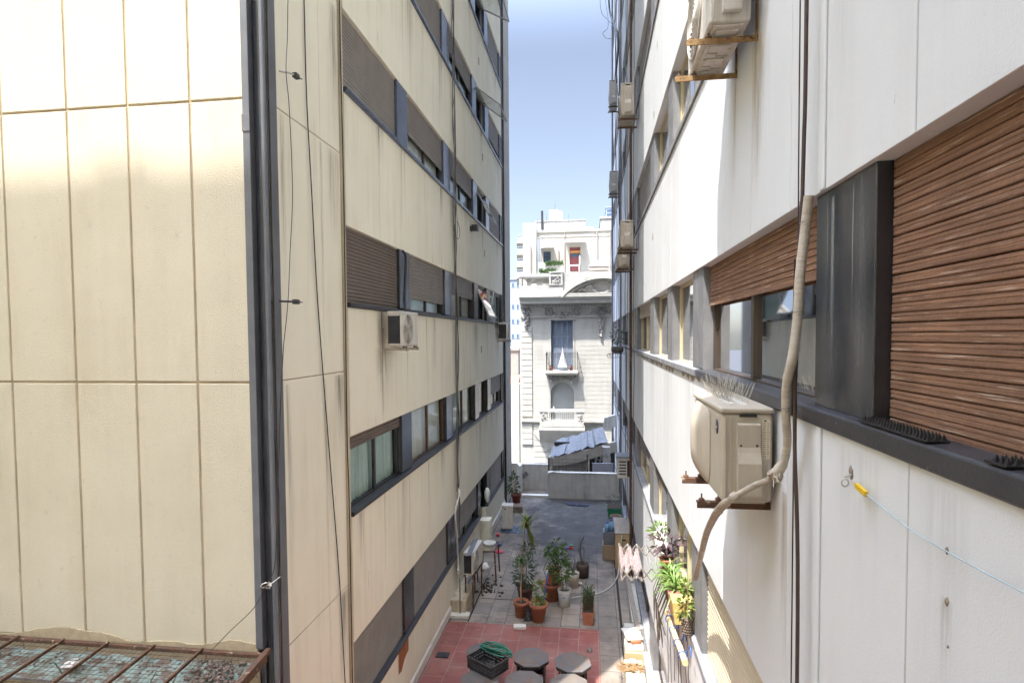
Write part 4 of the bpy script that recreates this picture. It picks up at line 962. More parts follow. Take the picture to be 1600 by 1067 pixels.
# ------------------------------------------------------------------ air conditioner outdoor units
def rot_xz(): return Matrix.Rotation(PI / 2, 4, 'X')
def wires_fan(m, cx, cz, r, y, rings=9, spokes=16, wr=.0028):
    for i in range(1, rings + 1):
        q = r * i / rings; n = 28
        m.tube([(cx + q * math.cos(2 * PI * k / n), y, cz + q * math.sin(2 * PI * k / n)) for k in range(n + 1)], wr, 4, False)
    for k in range(spokes):
        a = 2 * PI * k / spokes; m.bar((cx + r * .12 * math.cos(a), y + .003, cz + r * .12 * math.sin(a)), (cx + r * math.cos(a), y + .003, cz + r * math.sin(a)), wr * 1.6)
def outdoor_unit(label, loc, rz, L, D, H, mt, brm=RUST, gap=.06, kind='plain', group='air conditioner outdoor units', legs=0, arm=.05, wall=True):
    t = thing('outdoor_unit', label, 'air conditioner', loc, rz, group)
    B = lambda mb, n, m_=None, p=t, **k: mb.build(n, m_, p, False, **k)
    h2 = L / 2
    m = MB(); m.box(-h2, h2, 0, D, .012, H - .03); c = B(m, 'casing', mt, bevel=.028 if kind == 'domed' else .014, seg=4)
    m = MB(); m.box(-h2 - .005, h2 + .005, -.006, D + .004, H - .032, H); B(m, 'top_lid', mt, bevel=.012, seg=3)
    m = MB(); m.box(-h2 + .03, h2 - .03, .03, D - .03, 0, .012)
    for i in range(4):
        x = -h2 + .12 + i * (L - .24) / 3; m.box(x - .05, x + .05, .06, D - .06, -.012, 0)
    B(m, 'base_pan', mt, bevel=.006)
    r = min(H, L * .7) * .43; fx = -h2 + .05 + r
    if kind == 'domed':
        m = MB(); n = 18; vs = []; sw, shh = L * .30, H * .44; cx, cz = -h2 + .06 + sw, H * .49
        for j in range(n + 1):
            for i in range(n + 1):
                u, v = -1 + 2 * i / n, -1 + 2 * j / n
                k = (abs(u) ** 6 + abs(v) ** 6) ** (1 / 6) / max(abs(u), abs(v), 1e-6) if (u or v) else 1
                uu, vv = u / max(k, 1), v / max(k, 1); rr = max(abs(u), abs(v))
                vs.append((cx + uu * sw, -.004 - .065 * (1 - rr ** 2.6), cz + vv * shh))
        m.add(vs, [(j * (n + 1) + i, j * (n + 1) + i + 1, (j + 1) * (n + 1) + i + 1, (j + 1) * (n + 1) + i) for j in range(n) for i in range(n)], True)
        fc = B(m, 'fan_cover', mt)
        m = MB()
        for i in range(5): m.ball((cx - sw + .04 + .0 * i, -.03, cz - .09 + i * .06), .006, .004, .006, 6, 4)
        B(m, 'vent_holes', BLACK, fc)
    else:
        m = MB(); m.lathe([(r * 1.04, 0), (r * 1.08, .012), (r * 1.02, .014), (r * .98, .002)], (0, 0, 0), 32)
        m.v = [(fx + a, -c_ , H / 2 + b) for a, b, c_ in m.v]; B(m, 'fan_ring', mt)
        m = MB(); m.disc((fx, -.001, H / 2), r, 28, 1); fo = B(m, 'fan_opening', COIL)
        m = MB()
        for k in range(4):
            a = 2 * PI * k / 4 + .4
            p = lambda q, e: (fx + q * math.cos(a + e), -.004 - .006 * e, H / 2 + q * math.sin(a + e))
            m.quad(p(r * .2, 0), p(r * .9, -.05), p(r * .92, .75), p(r * .25, .9))
        m.ball((fx, -.008, H / 2), r * .2, .012, r * .2, 12, 6); B(m, 'fan_blades', ACG, fo)
        m = MB(); wires_fan(m, fx, H / 2, r, -.016); B(m, 'fan_guard', mt)
    m = MB()                                                          # condenser fins on the coil end
    m.box(-h2 - .003, -h2 + .002, .035, D - .02, .05, H - .07)
    for i in range(int((H - .14) / .018)): m.box(-h2 - .009, -h2 - .003, .04, D - .025, .06 + i * .018, .066 + i * .018)
    m.box(-h2 - .01, -h2, .03, .04, .04, H - .06); m.box(-h2 - .01, -h2, D - .025, D - .012, .04, H - .06); B(m, 'condenser_coil', COIL)
    m = MB(); pf = [(0, .06), (.05, .055), (.05, .25), (.028, .31), (.02, .34), (.02, H - .09), (0, H - .085)]   # valve cover on the service end
    y0, y1 = D * .30, D * .74
    m.prism([(h2 + a, b) for a, b in pf], 1, y0, y1); vc = B(m, 'valve_cover', mt, bevel=.010, seg=3)
    m = MB()
    for y in (y0 + .02, y1 - .02): m.ball((h2 + .022, y, H * .62), .004, .007, .007, 8, 5)
    m.box(h2 - .002, h2 + .006, D * .35, D * .68, H - .052, H - .036) ; B(m, 'screws', BLACK, vc)
    m = MB(); m.bar((h2 + .003, .025, .04), (h2 + .003, .025, H - .05), .008, .006); m.bar((h2 + .003, .055, .04), (h2 + .003, .055, H - .05), .004, .006); B(m, 'side_rib', mt)
    if wall:
        for sx in (-1, 1):
            x = sx * L * .33; m = MB()
            m.bar((x, -arm, -.03), (x, D + gap, -.03), .04, .012); m.bar((x + .018, -arm, -.045), (x + .018, D + gap, -.045), .006, .04)
            m.bar((x, D + gap - .005, -.05), (x, D + gap - .005, H * .55), .04, .01); b = B(m, 'bracket', brm, bevel=.002, seg=1)
            m = MB(); m.ball((x, .02, -.012), .022, .022, .014); m.tube([(x, .02, -.03), (x, .02, .022)], .006, 6); m.ball((x, -arm + .03, -.02), .02, .02, .016); m.tube([(x, -arm + .03, -.07), (x, -arm + .03, .02)], .005, 6); B(m, 'mounting_bolt', RUST, b)
    return t, B
NR = -PI / 2; NL = PI / 2
AN, B = outdoor_unit('large beige outdoor unit with domed front and navy oval badge, nearest on the white wall', (.742, 4.01, 5.41), NR, .92, .29, .565, ACB, RUST, .04, 'domed', arm=.11)
h2 = .46
m = MB(); m.lathe([(0, 0), (.031, 0), (.033, .003), (.028, .006), (0, .0065)], (0, 0, 0), 28, True, 1, 1.35); m.v = [(h2 - .105 + a, -c, .44 + b) for a, b, c in m.v]; bd = B(m, 'badge', BADGE)
text_mesh('Carrier', .021, INKW, 'lettering', bd, Matrix.Translation((h2 - .105, -.0075, .44)) @ rot_xz(), .0004, .3)
m = MB(); m.box(h2 + .0005, h2 + .002, .228, .272, .27, .50); st = B(m, 'rating_label', STICK)
m = MB()
for i in range(15):
    z = .30 + i * .0125; wv = random.uniform(.6, 1) * .034; m.box(h2 + .0021, h2 + .0026, .233, .233 + wv * .5, z, z + .0035); m.box(h2 + .0021, h2 + .0026, .254, .254 + wv * .45, z, z + .003)
m.box(h2 + .0021, h2 + .0026, .236, .252, .488, .496); m.lathe([(.006, 0), (.008, 0)], (0, 0, 0), 14); k = len(m.v) - 28
m.v[k:] = [(h2 + .0024, .241 + a, .284 + b) for a, b, c in m.v[k:]]; B(m, 'label_print', INKB, st)
m = MB(); m.tube(curve([(h2 - .06, .31, .13), (h2 + .03, .30, .17), (h2 + .08, .33, .2)], 6), .016, 8); B(m, 'service_hose', BLACK)

SP = thing('bird_spikes', 'rows of fine steel bird spikes fanned out on top of the nearest beige unit', 'bird spikes', (.9, 4.1, 5.976))
for rows in (((.83, -1), (.85, -.45)), ((.90, .2), (.93, .75))):
  m = MB()
  for i in range(22):
    y = 3.72 + i * .034

    for (bx, lean) in rows:
        a = lean * .42 + random.uniform(-.1, .1); b = random.uniform(-.22, .22); Lh = random.uniform(.10, .15)
        m.tube([(bx, y, 5.978), (bx + Lh * math.sin(a), y + Lh * math.sin(b), 5.978 + Lh * math.cos(a))], .0017, 3, False)
  m.build('wires', WIRE, SP)
m = MB(); m.box(.82, .86, 3.70, 4.02, 5.975, 5.981); m.box(.89, .93, 3.70, 4.46, 5.975, 5.981); m.build('base_strip', PLASW, SP)
AU, B = outdoor_unit('dirty white outdoor unit on rusty arms seen from below near the top edge', (.735, 4.35, 8.34), NR, .84, .25, .62, ACD, RUSTY, .075, arm=.12)
m = MB()
for i in range(7): m.tube([(.33 - i * .1, .05, -.006), (.33 - i * .1, .12, -.006), (.28 - i * .1, .12, -.006), (.28 - i * .1, .2, -.006)], .006, 5)
B(m, 'pressed_ribs', ACD)
m = MB(); m.tube(curve([(.43, .2, .15), (.50, .24, .20), (.56, .28, .32), (.6, .3, .6)], 6), .022, 8); B(m, 'wrapped_pipe', TAPE)
outdoor_unit('white outdoor unit with dark coil end under the first brown shutters of the cream wall', (-2.86, 9.12, 6.25), NL, .84, .23, .54, ACW, WIRE, .12)
outdoor_unit('white outdoor unit at the far corner of the cream wall beside the grey pilaster', (-2.86, 20.35, 6.27), NL, .84, .30, .60, ACW, WIRE, .06)
outdoor_unit('beige outdoor unit high on the white wall above a row of grey cables', (.64, 13.85, 11.22), NR, .82, .29, .70, ACB, RUST, .11)
outdoor_unit('grey outdoor unit highest on the far edge of the white wall', (.68, 23.6, 15.15), NR, .82, .30, .92, ACG, RUST, .06)
outdoor_unit('grey outdoor unit at the far edge of the white wall, level with the roofs behind', (.69, 23.6, 11.85), NR, .82, .30, .82, ACG, RUST, .05)
outdoor_unit('beige outdoor unit on a rusty bracket just above the sunlit window row', (.64, 13.95, 8.36), NR, .80, .28, .60, ACB, RUST, .12)
outdoor_unit('outdoor unit half hidden behind the beige one on the rusty bracket', (.66, 15.6, 8.10), NR, .80, .28, .55, ACB, RUST, .10)
outdoor_unit('small pale grey outdoor unit under the lean-to roof behind the parapet', (.58, 24.75, 1.02), 0, .30, .3, .74, ACG, RUST, .05, wall=False)
FA, B = outdoor_unit('white outdoor unit on a rusty floor stand with a grey board on top', (-2.74, 13.85, .80), R(85), .92, .22, .54, ACW, RUST, .05, wall=False)
for sx in (-.38, .38):
    for y in (.02, .2): m = MB(); m.bar((sx, y, -.80), (sx, y, 0), .03); B(m, 'stand_leg', RUST)
m = MB(); m.bar((-.46, .01, -.02), (.46, .01, -.02), .035); m.bar((-.46, .21, -.02), (.46, .21, -.02), .035); B(m, 'stand_frame', RUST)
m = MB(); m.obox((-2.86, 13.75, 1.352), (.06, .02, 0), (-.03, .56, .0), (0, 0, .010)); o = m.build('board', GALV, None, bevel=.004); tag(o, 'grey weathered board lying along the top of the floor-standing unit', 'board')
WU = thing('window_air_conditioner', 'white box window unit with slotted front sticking out of the white wall', 'air conditioner', (.9, 17.0, 2.4))
m = MB(); m.box(.70, 1.2, 16.6, 17.2, 2.42, 3.0); m.build('casing', ACW, WU, bevel=.015)
m = MB()
for i in range(5): m.box(.74, .93, 16.592, 16.6, 2.52 + i * .085, 2.56 + i * .085)
m.build('louvres', COIL, WU); m = MB(); m.box(.96, 1.05, 16.59, 16.6, 2.47, 2.92); m.build('dark_opening', BLACK, WU); m = MB(); m.box(.66, 1.08, 16.55, 17.2, 3.0, 3.03); m.build('rain_cover', GALV, WU, bevel=.005)

# ------------------------------------------------------------------ pipes and cables
def cable(label, pts, r, m_, name='cable', cat='cable', n=6, group=None, sm=6):
    mb = MB(); mb.tube(curve(pts, sm) if sm else pts, r, n); o = mb.build(name, m_); return tag(o, label, cat, group)
pp = [(1264, 306, 2.98), (1258, 360, 3.0), (1250, 430, 3.0), (1246, 500, 3.0), (1238, 560, 3.0), (1229, 601, 3.05), (1228, 649, 3.1), (1230, 690, 3.15), (1225, 720, 3.2), (1212, 741, 3.24)]
cable('thick cloth-wrapped pipe hanging down the wooden blind to the nearest beige unit', [at(*p) for p in pp], [.0225] * 30 + [.021] * 19 + [.024, .027, .028, .028, .027, .025], TAPE, 'wrapped_pipe', 'pipe', 12)
pp = [(1214, 738, 3.26), (1200, 750, 3.28), (1180, 758, 3.30), (1151, 774, 3.32), (1135, 785, 3.4), (1122, 798, 3.6), (1112, 815, 4.0), (1103, 836, 4.6), (1095, 868, 5.2), (1086, 903, 5.7)]
cable('brown wrapped pipe curving from the nearest beige unit down to the plant window', [at(*p) for p in pp], [.0175] * 24 + [.024] * 31, TAPEB, 'wrapped_pipe', 'pipe', 12)
o = MB(); 
for p in ((1148, 776, 3.32), (1122, 798, 3.6)):
    q = at(*p); d = (at(p[0] - 8, p[1] + 6, p[2]) - q).normalized(); o.tube([q - d * .018, q + d * .018], .026, 12)
q = at(1211, 742, 3.25)
o.tube([q - Vector((.02, 0, -.02)), q + Vector((.02, 0, -.02))], [.028, .031], 12); tag(o.build('tape_wrap', TAPEB), 'dark tape bands round the brown wrapped pipe below the nearest unit', 'tape')
cable('pair-wide dark brown riser pipe running the full height of the white wall', [(1.0, 3.03, -9), (1.0, 3.04, 2), (1.0, 3.02, 5), (.98, 3.035, 6), (1.0, 3.02, 7.2), (1.0, 3.0, 9), (1.0, 3.01, 20)], .0095, BROWNP, 'riser_pipe', 'pipe', 8)
cable('thin dark cable beside the dark brown riser pipe', [(1.0, 3.075, -9), (.985, 3.06, 5.6), (.975, 3.06, 6), (1.0, 3.055, 7), (1.0, 3.09, 8), (1.0, 3.10, 20)], .0035, BROWNP)
for i, (y, x, r, mm, lb) in enumerate(((15.7, 1.0, .035, RUST, 'rust brown downpipe on the shaded far half of the white wall'), (21.0, .99, .04, GREYP, 'grey downpipe between the rust pipe and the far edge'), (28.5, .97, .05, METALP, 'dark downpipe at the far edge of the white wall'))):
    cable(lb, [(x, y, -.0), (x, y, 4), (x, y + .03, 9), (x, y, 14), (x, y, 30)], r, mm, 'downpipe', 'pipe', 8)
for i, (y, r, mm) in enumerate(((14.6, .009, CABG), (17.4, .008, CABG), (18.2, .010, BLACK), (22.0, .014, BLACK), (22.5, .010, BLACK), (24.8, .016, CABG), (26.2, .012, BLACK), (30.0, .02, BLACK))):
    pts = []; z = .6 if i % 2 else 1.2
    while z < 30: pts.append((XR - .03 - random.uniform(0, .05), y + random.uniform(-.22, .22), z)); z += random.uniform(1.0, 1.9)
    cable('loose dark cable hanging down the far shaded part of the white wall', pts, r, mm, group='cables on the far white wall')
for lb, P in (('black cable loop standing out from the far edge of the white wall', [(937, -5, 26), (940, 20, 25.5), (952, 34, 25), (962, 48, 24), (965, 80, 23), (963, 110, 23), (966, 150, 22.5)]),
              ('pale blue cable loop sagging below the black one at the top', [(945, -5, 25), (950, 30, 25), (949, 45, 25), (942, 52, 25), (947, 60, 25), (955, 61, 25)]),
              ('thick black cable bundle at the top of the far white wall', [(951, -5, 24), (953, 20, 24), (959, 36, 23.5), (965, 52, 23), (966, 75, 23), (963, 110, 23), (964, 130, 23)])):
    cable(lb, [at(*p) for p in P], .035 if 'thick' in lb else .012, BLUEW if 'blue' in lb else BLACK)
for i in range(5):
    pts = []; z = 1.6 if i else 2.7
    while z < 30: pts.append((XL + .03 + random.uniform(0, .035), 13.72 + i * .045 + random.uniform(-.10, .10), z)); z += random.uniform(.5, 1.1)
    cable('tangled grey cable in the bundle running down the cream wall', pts, (.013, .009, .007, .011, .006)[i], CABG if i != 3 else BLACK, group='cable bundle on the cream wall')
cable('white flexible conduit at the bottom of the cable bundle on the cream wall', [(-3.2, 13.75, 2.75), (-3.14, 13.7, 2.65), (-3.18, 13.4, 2.3), (-3.17, 13.5, 1.7), (-3.18, 13.6, 1.1), (-3.1, 13.35, .86), (-3.1, 13.25, 1.0)], .022, CABW, 'conduit', 'conduit', 8)
cable('grey standpipe rising from a white block by the red floor', [(-3.0, 13.0, .08), (-3.0, 13.0, .9)], .014, GREYP, 'standpipe', 'pipe', 8, sm=0)
cable('coiled black wire loop by the middle of the cable bundle', [(-3.15, 13.8 + .28 * math.cos(t * .7), 8.9 + .2 * math.sin(t * .7)) for t in range(11)], .006, BLACK)
cable('white window cable looping out to the far corner unit', [onx(771, 455, -3.15), onx(769, 475, -3.15), onx(771, 500, -3.1), onx(775, 515, -3.05), onx(780, 520, -3.0)], .014, CABW)
cable('dark pipe between two windows above the first white unit', [onx(629, 392, -3.2), onx(634, 402, -3.18), onx(633, 440, -3.19), onx(632, 470, -3.19), onx(634, 488, -3.15)], .022, BLACKW, 'pipe', 'pipe', 8)
cable('thin wire strung between the clips on the cream side wall', [onx(450, -2, -3.17), onx(449, 60, -3.17), onx(447, 113, -3.1), onx(452, 170, -3.17), onx(457, 300, -3.17), onx(453, 400, -3.17), onx(450, 471, -3.1), onx(443, 540, -3.14)], .004, BLACKW)
cable('thin wire dropping from the lower clip across the pier to the mesh roof', [onx(443, 540, -3.14), onx(438, 640, -3.14), onx(433, 800, -3.14), onx(429, 885, -3.14), at(414, 917, 5.5), at(396, 950, 5.45), at(360, 985, 5.45), at(330, 1016, 5.45)], .0045, BLACKW)
cable('long slack cable crossing the cream side wall from top to bottom', [onx(475, -2, -3.22), onx(479, 150, -3.22), onx(487, 300, -3.21), onx(497, 480, -3.22), onx(514, 700, -3.21), onx(530, 900, -3.22), onx(540, 1080, -3.2)], .007, BLACKW)
cable('dark cable running along the cream edge trim', [(-3.2, 7.40, 0), (-3.2, 7.42, 4), (-3.2, 7.39, 5.2), (-3.2, 7.43, 8), (-3.2, 7.41, 11), (-3.2, 7.42, 20)], .008, BLACKW)
cable('round grey downpipe in the corner of the cream pier', [(-3.245, 5.622, -9), (-3.245, 5.622, 20)], .026, METALP, 'downpipe', 'pipe', 16, sm=0)
cable('dark downpipe beside the grey end pilaster of the cream block', [(-3.2, 21.66, .1), (-3.2, 21.66, 30)], .035, DARKP, 'downpipe', 'pipe', 10, sm=0)
cable('white hose bent over the left end of the parapet', [(-1.66, 23.0, .1), (-1.78, 23.0, .6), (-1.74, 23.02, .95), (-1.5, 23.1, 1.06), (-1.2, 23.3, 1.06)], .018, CABW, 'hose', 'hose', 8)
cable('pale hose curling across the terrace paving to the right kerb', [onz(868, 937, .015), onz(890, 934, .015), onz(915, 930, .015), onz(940, 925, .015), onz(958, 912, .02), onz(966, 895, .05), (.72, 16.0, .4), (.8, 16.1, 1.0)], .013, CABW, 'hose', 'hose', 8)
for py, lb in ((113, 'upper steel wire clip on the grey corner strip'), (471, 'lower steel wire clip on the grey corner strip')):
    t = thing('wire_clip', lb, 'clip', onx(441, py, -3.2), 0, 'wire clips on the corner strip')
    m = MB(); m.tube([(-.02, -.03, 0), (.06, .03, 0), (.09, .08, 0)], .011, 6); m.build('arm', WIRE if py < 200 else BLACKW, t, False)
    m = MB(); m.box(.07, .12, .07, .15, -.025, .025); m.bar((.09, .1, 0), (.12, .2, 0), .012); m.build('clamp', BLACKW, t, False, bevel=.006)
t = thing('wire_clip', 'knotted steel wire tie on the corner flashing above the mesh roof', 'clip', at(416, 915, 5.5))
m = MB(); m.tube([(.05 * math.cos(a * .6), .02 * math.sin(a), .03 * math.sin(a * .6)) for a in range(14)], .007, 5); m.tube([(-.03, 0, -.02), (.06, .03, .03), (.1, .1, .06)], .006, 5); m.build('twist', WIRE, t, False)
t = thing('floodlight', 'small black floodlight on the cream wall below the second window row', 'lamp', onx(735, 358, XL))
m = MB(); m.box(0, .06, -.06, .06, -.06, .06); m.build('bracket', BLACKW, t, False); m = MB(); m.box(.05, .20, -.12, .12, -.05, .10); m.build('housing', BLACKW, t, False, bevel=.01); m = MB(); m.box(.20, .206, -.10, .10, -.03, .08); m.build('lens', GALV, t, False)
for (px, py, Y, lb) in ((1247, 490, 3.0, 'grey tie round the pale wrapped pipe in front of the window pane'), (1228, 640, 3.08, 'grey tie round the pale wrapped pipe level with the near sill'), (1258, 350, 3.0, 'grey tie round the pale wrapped pipe on the wooden blind'), (1165, 766, 3.31, 'grey tie round the brown wrapped pipe under the nearest unit')):
    q = at(px, py, Y); k = .0235 if py < 700 else .019; m = MB()
    if py < 700: m.tube([q + Vector((k * math.cos(a), k * math.sin(a), .002 * a)) for a in [i * .628 for i in range(11)]], .0022, 4); m.tube([q + Vector((0, -k, 0)), q + Vector((-.012, -k - .018, -.012))], .0018, 4)
    else: m.tube([q + Vector((.3 * k * math.cos(a), k * math.sin(a), k * math.cos(a))) for a in [i * .628 for i in range(11)]], .0022, 4)
    o = m.build('cable_tie', GREYP); tag(o, lb, 'cable tie', 'ties round the wrapped pipe')
q = at(1212, 742, 3.22); m = MB()
for i in range(7):
    a = random.uniform(0, 6.28); d = Vector((random.uniform(-.3, .3), -.5, random.uniform(-1, .3))); m.leaf(q + Vector((.02 * math.cos(a), -.02, .02 * math.sin(a))), d, random.uniform(.03, .06), .009, None, .2)
o = m.build('torn_tape', TAPE); tag(o, 'torn pale tape ends at the joint of the two wrapped pipes', 'tape')
# hook, ratchet and cord on the near white wall
t = thing('wall_hook', 'steel ring hook screwed into a chipped plug hole on the near white wall', 'hook', onx(1331, 745, XR))
m = MB(); m.tube([(-.0, 0, .01), (-.03, -.005, .0)], .005, 6); m.tube([(-.03 - .014 * math.sin(a * .55), -.01, -.022 + .016 * math.cos(a * .55)) for a in range(12)], .0035, 5); m.build('ring', WIRE, t, False)
q0 = onx(1338, 758, 1.03); q1 = onx(1354, 772, 1.03); d = (q1 - q0)
m = MB(); m.bar(q0, q1, .016, .022); m.bar(q0 - d * .25, q0, .006); o = m.build('cord_tensioner', YELL, None, bevel=.003); tag(o, 'yellow plastic cord tensioner hanging from the ring hook', 'tensioner')
cable('pale blue cord stretched from the yellow tensioner across the near white wall', [q1, onx(1420, 825, 1.03), onx(1500, 873, 1.03), onx(1600, 926, 1.03), onx(1720, 985, 1.03)], .0022, LINE, 'cord', 'cord')
def spikes(y0, y1, lb):
    t = thing('spike_strip', lb, 'bird spikes', (1.08, (y0 + y1) / 2, 6.052), 0, 'black spike strips on the near sill'); m = MB(); n = int((y1 - y0) / .022)
    for i in range(n):
        for j in range(3):
            x, y = 1.055 + j * .022, y0 + i * .022 + random.uniform(-.003, .003); b = .007
            m.add([(x - b, y - b, 6.0595), (x + b, y - b, 6.0595), (x + b, y + b, 6.0595), (x - b, y + b, 6.0595), (x, y, 6.082)], [(0, 1, 4), (1, 2, 4), (2, 3, 4), (3, 0, 4)])
    m.build('spikes', BLACK, t); m = MB(); m.box(1.042, 1.112, y0 - .012, y1 - .008, 6.0545, 6.060); m.build('mat', BLACK, t)
spikes(2.02, 2.5, 'long black spike mat on the near sill beside the glossy pier'); spikes(1.66, 1.74, 'short black spike mat on the near sill under the nearest wooden shutter')

# ------------------------------------------------------------------ mesh roof at the bottom left
GR = thing('mesh_roof', 'rusty wire mesh frame over a light well at the foot of the cream pier', 'mesh roof', (-5, 5.0, 3.1))
zb = 3.14
m = MB(); m.bar((-9, 5.555, zb), (-3.32, 5.555, zb), .05, .04); m.build('back_rail', RUST, GR, bevel=.004)
for x in (-6.75, -6.2, -5.65, -5.12, -4.58, -4.03):
    m = MB(); m.bar((x, 5.55, zb + .03), (x + random.uniform(-.02, .02), 2.6, zb - .22 + .03), .022, .03); m.build('bar', RUST, GR)
m = MB(); m.bar((-3.31, 5.58, zb + .05), (-3.30, 2.6, zb - .2), .05, .045); m.bar((-3.29, 5.5, zb + .02), (-3.28, 2.6, zb - .24), .02, .09); m.build('edge_angle', RUST, GR)
m = MB()
for i in range(62):
    x = -7.0 + i * .06; m.tube([(x, 5.53, zb + .008), (x + random.uniform(-.01, .01), 4.5, zb - .07)], .0022, 3, False)
for j in range(18):
    y = 5.5 - j * .06; m.tube([(-7.0, y, zb + .008 - (5.53 - y) * .075), (-5.2, y + random.uniform(-.008, .008), zb + .004 - (5.53 - y) * .075), (-3.32, y, zb + .008 - (5.53 - y) * .075)], .0022, 3, False)
m.build('wire_mesh', RUST, GR)
m = MB(); nx = 60; vs = []
for i in range(nx + 1):
    x = -7.2 + 3.78 * i / nx; e = random.uniform(-.02, .02)
    for (y, z) in ((5.52, 3.06), (5.34, 3.035), (5.14 + e, 2.99)): vs.append((x, y, z + .012 * math.sin(i * 1.3)))
m.add(vs, [(3 * i + j, 3 * i + 3 + j, 3 * i + 4 + j, 3 * i + j + 1) for i in range(nx) for j in (0, 1)]); m.build('fibreglass_sheet', FIBRE, GR)
m = MB(); m.bar((-7.2, 5.12, 2.985), (-3.4, 5.12, 2.985), .02); m.build('sheet_edge', GREYP, GR)
m = MB(); m.box(-9, -3.42, 5.56, 5.598, -9, 2.9); m.build('light_well_wall', mat('dim tan render', (.46, .38, .25, 1), (.36, .3, .2, 1), 2, .9, .4, 70), GR)
m = MB()
for i in range(160):
    c = (random.triangular(-4.05, -3.4, -3.7), random.uniform(5.15, 5.5), 3.075 + random.uniform(-.02, .03)); m.ball(c, random.uniform(.008, .03), None, random.uniform(.006, .016), 5, 4, .3)
for i in range(70): m.ball((random.uniform(-7, -4), random.uniform(5.2, 5.5), 3.06), random.uniform(.006, .018), None, .008, 5, 4, .3)
for i in range(120): m.leaf((random.uniform(-6.8, -3.4), random.uniform(5.16, 5.5), 3.07), (random.uniform(-1, 1), random.uniform(-1, 1), .2), random.uniform(.03, .07), .02)
o = m.build('leaf_litter', DEBR); tag(o, 'dry leaf litter and dirt heaped on the green sheet under the wire mesh', 'litter', None, 'stuff')
m = MB()
for i in range(30): m.ball((-5.25 + random.uniform(-.09, .09), 5.26 + random.uniform(-.06, .06), 3.08 + random.uniform(0, .03)), random.uniform(.012, .03), None, .012, 6, 4, .3)
o = m.build('paper_scrap', CARD); tag(o, 'crumpled white paper scrap lying on the green sheet', 'paper')
m = MB()
for k in range(3):
    x0 = -5.7 + random.uniform(0, 2.2); pts = [(x0, 5.1 + random.uniform(-.1, .2), 2.75), (x0 + random.uniform(-.08, .08), 5.2, 2.95), (x0 + random.uniform(-.1, .1), 5.15, 3.16)]; m.tube(curve(pts, 4), .006, 4)
for i in range(60): m.leaf((-5.45 + random.uniform(-.14, .14), 4.95 + random.uniform(-.1, .1), 2.82 + random.uniform(-.06, .06)), (random.uniform(-1, 1), random.uniform(-1, 1), .5), .08, .03)
m.mats = [LEAFB]; o = m.build('weed_plant', LEAFB); tag(o, 'straggly weed poking up through the wire mesh', 'plant')

# ------------------------------------------------------------------ terrace: stools, crate
def octa(r, rot=.0): return [(r * math.cos(rot + PI / 8 + k * PI / 4), r * math.sin(rot + PI / 8 + k * PI / 4)) for k in range(8)]
def make_stool():
    t = thing('octagonal_table', None, 'table', (0, 0, 0), 0, 'octagonal iron-topped tables on the red floor')
    m = MB(); m.prism(octa(.345, .12), 2, .485, .505); m.build('top', STEELT, t, False, bevel=.004)
    m = MB(); m.prism(octa(.335, .12), 2, .44, .484); m.build('rim', BLACKW, t, False)
    for sx in (-1, 1):
        m = MB(); m.box(sx * .24 - .012, sx * .24 + .012, -.19, .19, 0, .44); m.build('side_panel', BLACKW, t, False, bevel=.003)
    m = MB(); m.box(-.228, .228, -.06, .06, .10, .13); m.build('brace', GREYP, t, False, bevel=.003)
    m = MB(); m.box(-.22, .22, .15, .17, .1, .43); m.build('back_panel', BLACKW, t, False)
    return t
proto = make_stool()
for i, (x, y, rz, lb) in enumerate(((-1.12, 10.60, 0, 'rust-stained octagonal table right of the black crate, middle of the back row'),
        (-.36, 10.52, .05, 'octagonal table with a sunlit corner at the right end of the back row'),
        (-2.02, 10.66, .2, 'octagonal table almost hidden beneath the black crate'),
        (-1.93, 9.78, .1, 'octagonal table in front of the black crate at the left of the front row'),
        (-1.16, 9.82, -.06, 'octagonal table in the middle of the front row'),
        (-.40, 9.82, .02, 'octagonal table at the right end of the front row, mostly sunlit'))):
    t = proto if i == 0 else copy_tree(proto)
    t.location = (x, y, .004); t.rotation_euler = (0, 0, rz); t['label'] = lb
m = MB(); m.box(-.78, -.70, 10.0, 10.45, .004, .03); 
A_, B_, C_ = onz(733, 1017, .74), onz(761, 1050, .74), onz(792, 1031, .74)
ux = (C_ - B_); uy = (A_ - B_); lx, ly = ux.length, uy.length; ang = math.atan2(ux.y, ux.x); cc = (A_ + C_) / 2
CR = thing('plastic_crate', 'black slatted plastic crate tilted across two tables with hose on its edge', 'crate', (cc.x, cc.y, .515), ang)
lx, ly, hh = .44, .60, .21
m = MB(); m.box(-lx / 2, lx / 2, -ly / 2, ly / 2, 0, .012)
for i in range(7): m.box(-lx / 2 + .03 + i * .06, -lx / 2 + .045 + i * .06, -ly / 2, ly / 2, .012, .018)
m.build('bottom', BLACKW, CR, False)
